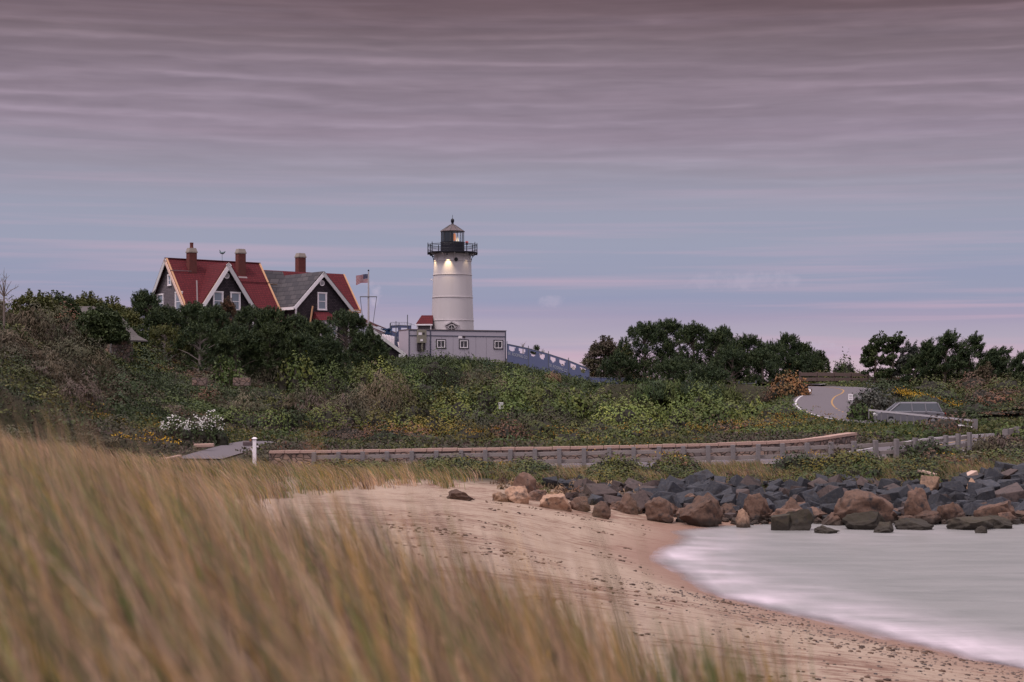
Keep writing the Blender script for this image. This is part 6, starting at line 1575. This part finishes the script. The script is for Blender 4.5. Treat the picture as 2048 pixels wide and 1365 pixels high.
for px, t0, b0, wp_, D_, m, lab, sd in big:
    p = at(px, (t0+b0)/2, D_); w = wp_/F*D_; h = (b0-t0)/F*D_; gz = max(h1(p.x, D_), 0)-.06; ztop_ = p.z+h/2; h = (ztop_-gz)/.72; p.z = ztop_-h/2
    me = rock_mesh('boulder', m, 500+sd, sd != 32, 1, 1, 1)
    xs_ = [v.co.x for v in me.vertices]; zs_ = [v.co.z for v in me.vertices]
    o = rock(me, p.x, D_, p.z, 1, lab, 'boulders along the shore' if m != RK_W else 'weedy rocks in the water', 'boulder', (0, 0, rng.uniform(-.25, .25)), sc=(w/(max(xs_)-min(xs_)), w*.85, h/(max(zs_)-min(zs_))))
# rubble wedged in the gaps of the pile (uncountable)
def rubble():
    base_ = [np.array([v.co[:] for v in m_.vertices]) for m_ in DARK[0][1][:4]]; facs = [[tuple(p.vertices) for p in m_.polygons] for m_ in DARK[0][1][:4]]
    for nm_, mt, n, lab in (('rubble', RK_D, 420, 'small dark rubble wedged between the riprap rocks'), ('rubble', RK_P, 380, 'small brown rubble and cobbles between the boulders')):
        V_, F_ = [], []
        for _ in range(n):
            x = rng.uniform(2.2, 28); y = (rng.uniform(70.2, 77.2) if mt is RK_D else rng.uniform(68.2, 72.5))+max(0, x-19)*.2; b_ = int(rng.integers(4)); s_ = rng.uniform(.18, .5)
            if mt is RK_P and x < 5.5: y += 2
            a_ = rng.uniform(0, 6.28); M3 = np.array([[math.cos(a_), -math.sin(a_), 0], [math.sin(a_), math.cos(a_), 0], [0, 0, .8]])
            off = len(V_); V_ += list((base_[b_]*s_)@M3.T+np.array([x, y, max(h1(x, y), -.05)+rng.uniform(.0, .22)])); F_ += [tuple(i+off for i in f) for f in facs[b_]]
        me = bpy.data.meshes.new(nm_); me.from_pydata([tuple(v) for v in V_], [], F_); me.materials.append(mt); me.update(); tag(link(nm_, me), lab, 'rubble', kind='stuff')
rubble()
# small cobbles (uncountable)
def pebble_field(name, n, fx, label, m, size, cols_):
    ico = bmesh.new(); bmesh.ops.create_icosphere(ico, subdivisions=1, radius=1); bv = np.array([v.co[:] for v in ico.verts]); bf_ = np.array([[v.index for v in f.verts] for f in ico.faces]); ico.free()
    P_ = fx(n); k = len(P_); s_ = size*(.5+1.0*rng.random(k)**2); sc = np.stack([s_*(1+.5*rng.random(k)), s_, s_*.45], 1); a_ = rng.random(k)*6.28
    v = bv[None]*sc[:, None]; x = v[..., 0]*np.cos(a_)[:, None]-v[..., 1]*np.sin(a_)[:, None]; yv = v[..., 0]*np.sin(a_)[:, None]+v[..., 1]*np.cos(a_)[:, None]
    z0 = hgt(P_[:, 0], P_[:, 1])+s_*.15
    V_ = np.stack([x+P_[:, 0:1], yv+P_[:, 1:2], v[..., 2]+z0[:, None]], -1).reshape(-1, 3); Fc = (bf_[None]+(np.arange(k)*len(bv))[:, None, None]).reshape(-1, 3)
    cc = np.array(cols_)[rng.integers(0, len(cols_), k)]*(.7+.6*rng.random((k, 1)))
    o = link(name, np_mesh(name, V_, Fc, m, np.repeat(cc, len(bv), 0), True)); tag(o, label, kind='stuff')
def shore_x(y): return np.interp(y, [14, 25, 32, 35, 38, 41, 45, 48, 55, 60, 63, 68], [15, 12.5, 9.8, 8.3, 7.4, 6.4, 5.1, 4.4, 4.0, 5, 6.1, 5.6])
def f1(n):
    y = 20+rng.random(n)**1.6*24; x = shore_x(y)-np.abs(rng.gamma(1.6, 1.5, n))-.15; return np.stack([x, y], 1)
pebble_field('pebbles', 2600, f1, 'dark pebbles strewn over the lower beach', FOL, .026, [(.07,.055,.05), (.13,.10,.09), (.05,.045,.05), (.2,.15,.13)])
def f2(n):
    y = rng.uniform(24, 66, n); x = shore_x(y)-rng.uniform(.3, 9, n); kk = vnoise(x*.6, y*2.2, 1.6, 31) > .70; return np.stack([x[kk], y[kk]], 1)
pebble_field('seaweed', 3200, f2, 'brown scraps of seaweed in wrack lines on the sand', FOL, .045, [(.11,.065,.045), (.07,.045,.035), (.15,.09,.06)])
# driftwood
for p0, p1, w_, lab in ((at(1836, 941, 78), at(1873, 951, 77.5), .13, 'pale driftwood plank lying on the grass above the rocks'), (at(1921, 962, 76.5), at(1950, 947, 77), .28, 'short broad driftwood board propped on the rocks')):
    b = MB(); b.beam(p0, p1, w_*1.4, w_); tag(b.build('driftwood', mat('driftwood_grey', (.42,.30,.25), .85, var=.2), None, bevel=.02), lab, 'driftwood', 'driftwood on the rocks')

# ------------------------------------------------------------------ grass
def blades(x, y, h, w, lean, cols_, seg=4, zoff=0, wob=.25, lx=-1.0):
    """tapered, bending strips; lean = horizontal reach of the tip"""
    k = len(x); z0 = hgt(x, y)+zoff; dx = lx*(1+rng.normal(size=k)*.25); dy = rng.normal(size=k)*wob
    ang = rng.normal(size=k)*.9; wx_, wy_ = np.cos(ang), np.sin(ang)
    V_ = []; t = np.linspace(0, 1, seg+1)
    for tt in t:
        r = lean*tt**1.9; cx_ = x+dx*r; cy_ = y+dy*lean*tt**1.5; cz_ = z0+h*(tt-.18*tt**3*(lean/h))
        hw = w*(1-tt**1.6)*.5+.0004
        V_.append(np.stack([cx_-wx_*hw, cy_-wy_*hw, cz_], 1)); V_.append(np.stack([cx_+wx_*hw, cy_+wy_*hw, cz_], 1))
    A = np.stack(V_, 1); nv_ = 2*(seg+1); V2 = A.reshape(-1, 3); base_i = (np.arange(k)*nv_)[:, None]
    Fq = np.concatenate([base_i+np.array([[2*s, 2*s+1, 2*s+3, 2*s+2]]) for s in range(seg)], 0)
    return V2, Fq, np.repeat(cols_, nv_, 0)
def grass_obj(name, parts, label):
    off = 0; V_, F_, C_ = [], [], []
    for v, f, c in parts: V_.append(v); F_.append(f+off); C_.append(c); off += len(v)
    o = link(name, np_mesh(name, np.concatenate(V_), np.concatenate(F_), GRASS, np.concatenate(C_))); tag(o, label, 'grass', kind='stuff'); return o
GC = np.array([(.52,.345,.22), (.42,.275,.18), (.25,.165,.13), (.23,.25,.09), (.13,.19,.07), (.52,.33,.10), (.08,.052,.052), (.66,.48,.35)])
def gcol(k, p): return GC[rng.choice(len(GC), k, p=p)]*(.6+.8*rng.random((k, 1)))
parts = []
# near dune: tussocks, the closest only an arm's length from the lens
for nt, y0_, y1_, wlo, whi in ((130, 1.9, 3.8, .006, .012), (330, 3.4, 8.5, .007, .014), (640, 7.5, 17, .008, .015)):
    ty = rng.uniform(y0_, y1_, nt); tx = ty*rng.uniform(-.34, .24, nt)+.22; pxx = (tx-.24)/ty*F+CX
    edge = np.interp(ty, [1, 3, 6, 10, 14, 17], [1230, 1190, 1230, 1130, 1030, 950])
    keep = rng.random(nt) < np.where(pxx < edge, 1, np.where(pxx < edge+130, .3, .05))
    for cx_, cy_ in zip(tx[keep], ty[keep]):
        k = int(rng.integers(9, 20)) if cy_ < 4 else int(rng.integers(16, 34)); sp_ = .05 if cy_ < 4 else .08; r = rng.gamma(2, sp_, k); a_ = rng.random(k)*6.28
        gb_ = float(vnoise(np.array([cx_*1.0]), np.array([cy_*1.0]), .45 if cy_ < 4 else 1.1, 71)[0])
        p = (.25,.19,.10,.06,.05,.10,.12,.13) if gb_ < .51 else (.10,.08,.06,.28,.25,.14,.05,.04)
        g0 = h1(cx_, cy_); px_ = (cx_-.24)/cy_*F+CX
        tip = EYE-(np.interp(px_, [0, 200, 500, 800, 1000, 1150, 1300, 1500], [850, 925, 985, 1040, 1080, 1170, 1290, 1400])-HY)/F*cy_   # the dune brow the blades reach up to
        hm = np.clip(tip-g0, .3, 1.05)*rng.choice([.7, .88, 1.0, 1.08]); hh_ = hm*rng.uniform(.7, 1.05, k); ct_ = gcol(k, p)*rng.uniform(.5, 1.4)
        parts.append(blades(cx_+r*np.cos(a_), cy_+r*np.sin(a_), hh_*1.06, rng.uniform(wlo, whi, k), hh_*rng.uniform(.12, .5, k), ct_, 6, -.02))
# a few tall blades on the right in front of the beach
for px, D_, top in ((1020, 4.6, 1120), (1085, 5, 1160), (1130, 5.4, 1170), (1365, 5, 1180), (1390, 5.3, 1195), (1425, 4.8, 1215), (1455, 5, 1250), (1520, 5.2, 1190), (1310, 5.4, 1250), (1050, 5, 1100), (960, 5.2, 1085), (1215, 5, 1180)):
    k = 80; x = (px+95-CX)/F*D_+rng.normal(size=k)*.05; y = D_+rng.normal(size=k)*.15; g_ = hgt(x, y); h = np.maximum(.3, EYE-(top-HY)/F*D_-g_)*rng.uniform(.8, 1.0, k)
    parts.append(blades(x, y, h, np.full(k, .013), .06+.12*rng.random(k), gcol(k, (.1,.1,.1,.25,.25,.12,.04,.04)), 6, -.02))
grass_obj('foreground_grass', parts, 'tan and green beach grass bending left in the near foreground')
# middle dune grass
parts = []
nt = 5200; ty = rng.uniform(15, 76, nt); tx = ty*rng.uniform(-.33, .02, nt)
sand_edge = np.interp(ty, [15, 25, 35, 45, 55, 62, 66, 70, 76], [-.4, -2.0, -4.4, -6.8, -8.8, -8.6, -6.0, -2.5, -1.5])
ok = (tx < sand_edge+rng.normal(size=nt)*.6) & clear_of_roads(tx, ty, 1.0)
for cx_, cy_ in zip(tx[ok], ty[ok]):
    k = int(rng.integers(16, 30)); r = rng.gamma(2, .11, k); a_ = rng.random(k)*6.28
    n_ = float(vnoise(np.array([cx_]), np.array([cy_]), 4.5, 41)[0]); gr = n_ > .58
    p = (.34,.22,.10,.02,.01,.08,.04,.19) if not gr else (.14,.12,.10,.22,.18,.14,.05,.05)
    h = rng.uniform(.35, .7, k)*rng.choice([.6, .85, 1.15, 1.4]); p_c = gcol(k, p)*rng.uniform(.75, 1.25)
    parts.append(blades(cx_+r*np.cos(a_), cy_+r*np.sin(a_), h, rng.uniform(.012, .022, k), h*rng.uniform(.3, .9, k), p_c, 3, -.02))
grass_obj('dune_grass', parts, 'tan dune grass blown left over the middle dunes')
# grass on the bank by the guardrail and the right-hand bank
parts = []
nt = 2600; tx = rng.uniform(-8, 34, nt); ty = rng.uniform(76.2, 85, nt)+np.maximum(0, tx-20)*.5
n_ = vnoise(tx, ty, 2.6, 51); ok = clear_of_roads(tx, ty, .5) & (n_ > .33)
for cx_, cy_ in zip(tx[ok], ty[ok]):
    k = int(rng.integers(14, 24)); r = rng.gamma(2, .10, k); a_ = rng.random(k)*6.28; h = rng.uniform(.22, .5, k)
    parts.append(blades(cx_+r*np.cos(a_), cy_+r*np.sin(a_), h, rng.uniform(.012, .022, k), h*rng.uniform(.2, .8, k), gcol(k, (.14,.14,.14,.18,.20,.08,.06,.06)), 3, -.02))
grass_obj('bank_grass', parts, 'short green and tan grass on the bank by the guardrail')
# verge and lawn strips (short)
parts = []
nt = 1500; tx = rng.uniform(22, 34, nt); ty = rng.uniform(102, 118, nt); ok = clear_of_roads(tx, ty, .0)
t2x = at(450, 0, 112).x+rng.uniform(-3.5, 3.5, 500); t2y = rng.uniform(103, 118, 500); ok2 = clear_of_roads(t2x, t2y, .0)
for cx_, cy_ in list(zip(tx[ok], ty[ok]))+list(zip(t2x[ok2], t2y[ok2])):
    k = 14; r = rng.gamma(2, .16, k); a_ = rng.random(k)*6.28; h = rng.uniform(.1, .22, k)
    parts.append(blades(cx_+r*np.cos(a_), cy_+r*np.sin(a_), h, np.full(k, .03), h*.3, np.array([(.05,.07,.022)])*(.7+.6*rng.random((k, 1))), 2, 0))
grass_obj('verge_grass', parts, 'short green verge grass below the white fence and by the drive')
print('mounds', cnt, 'dark rocks', nd, 'brown', nb_)
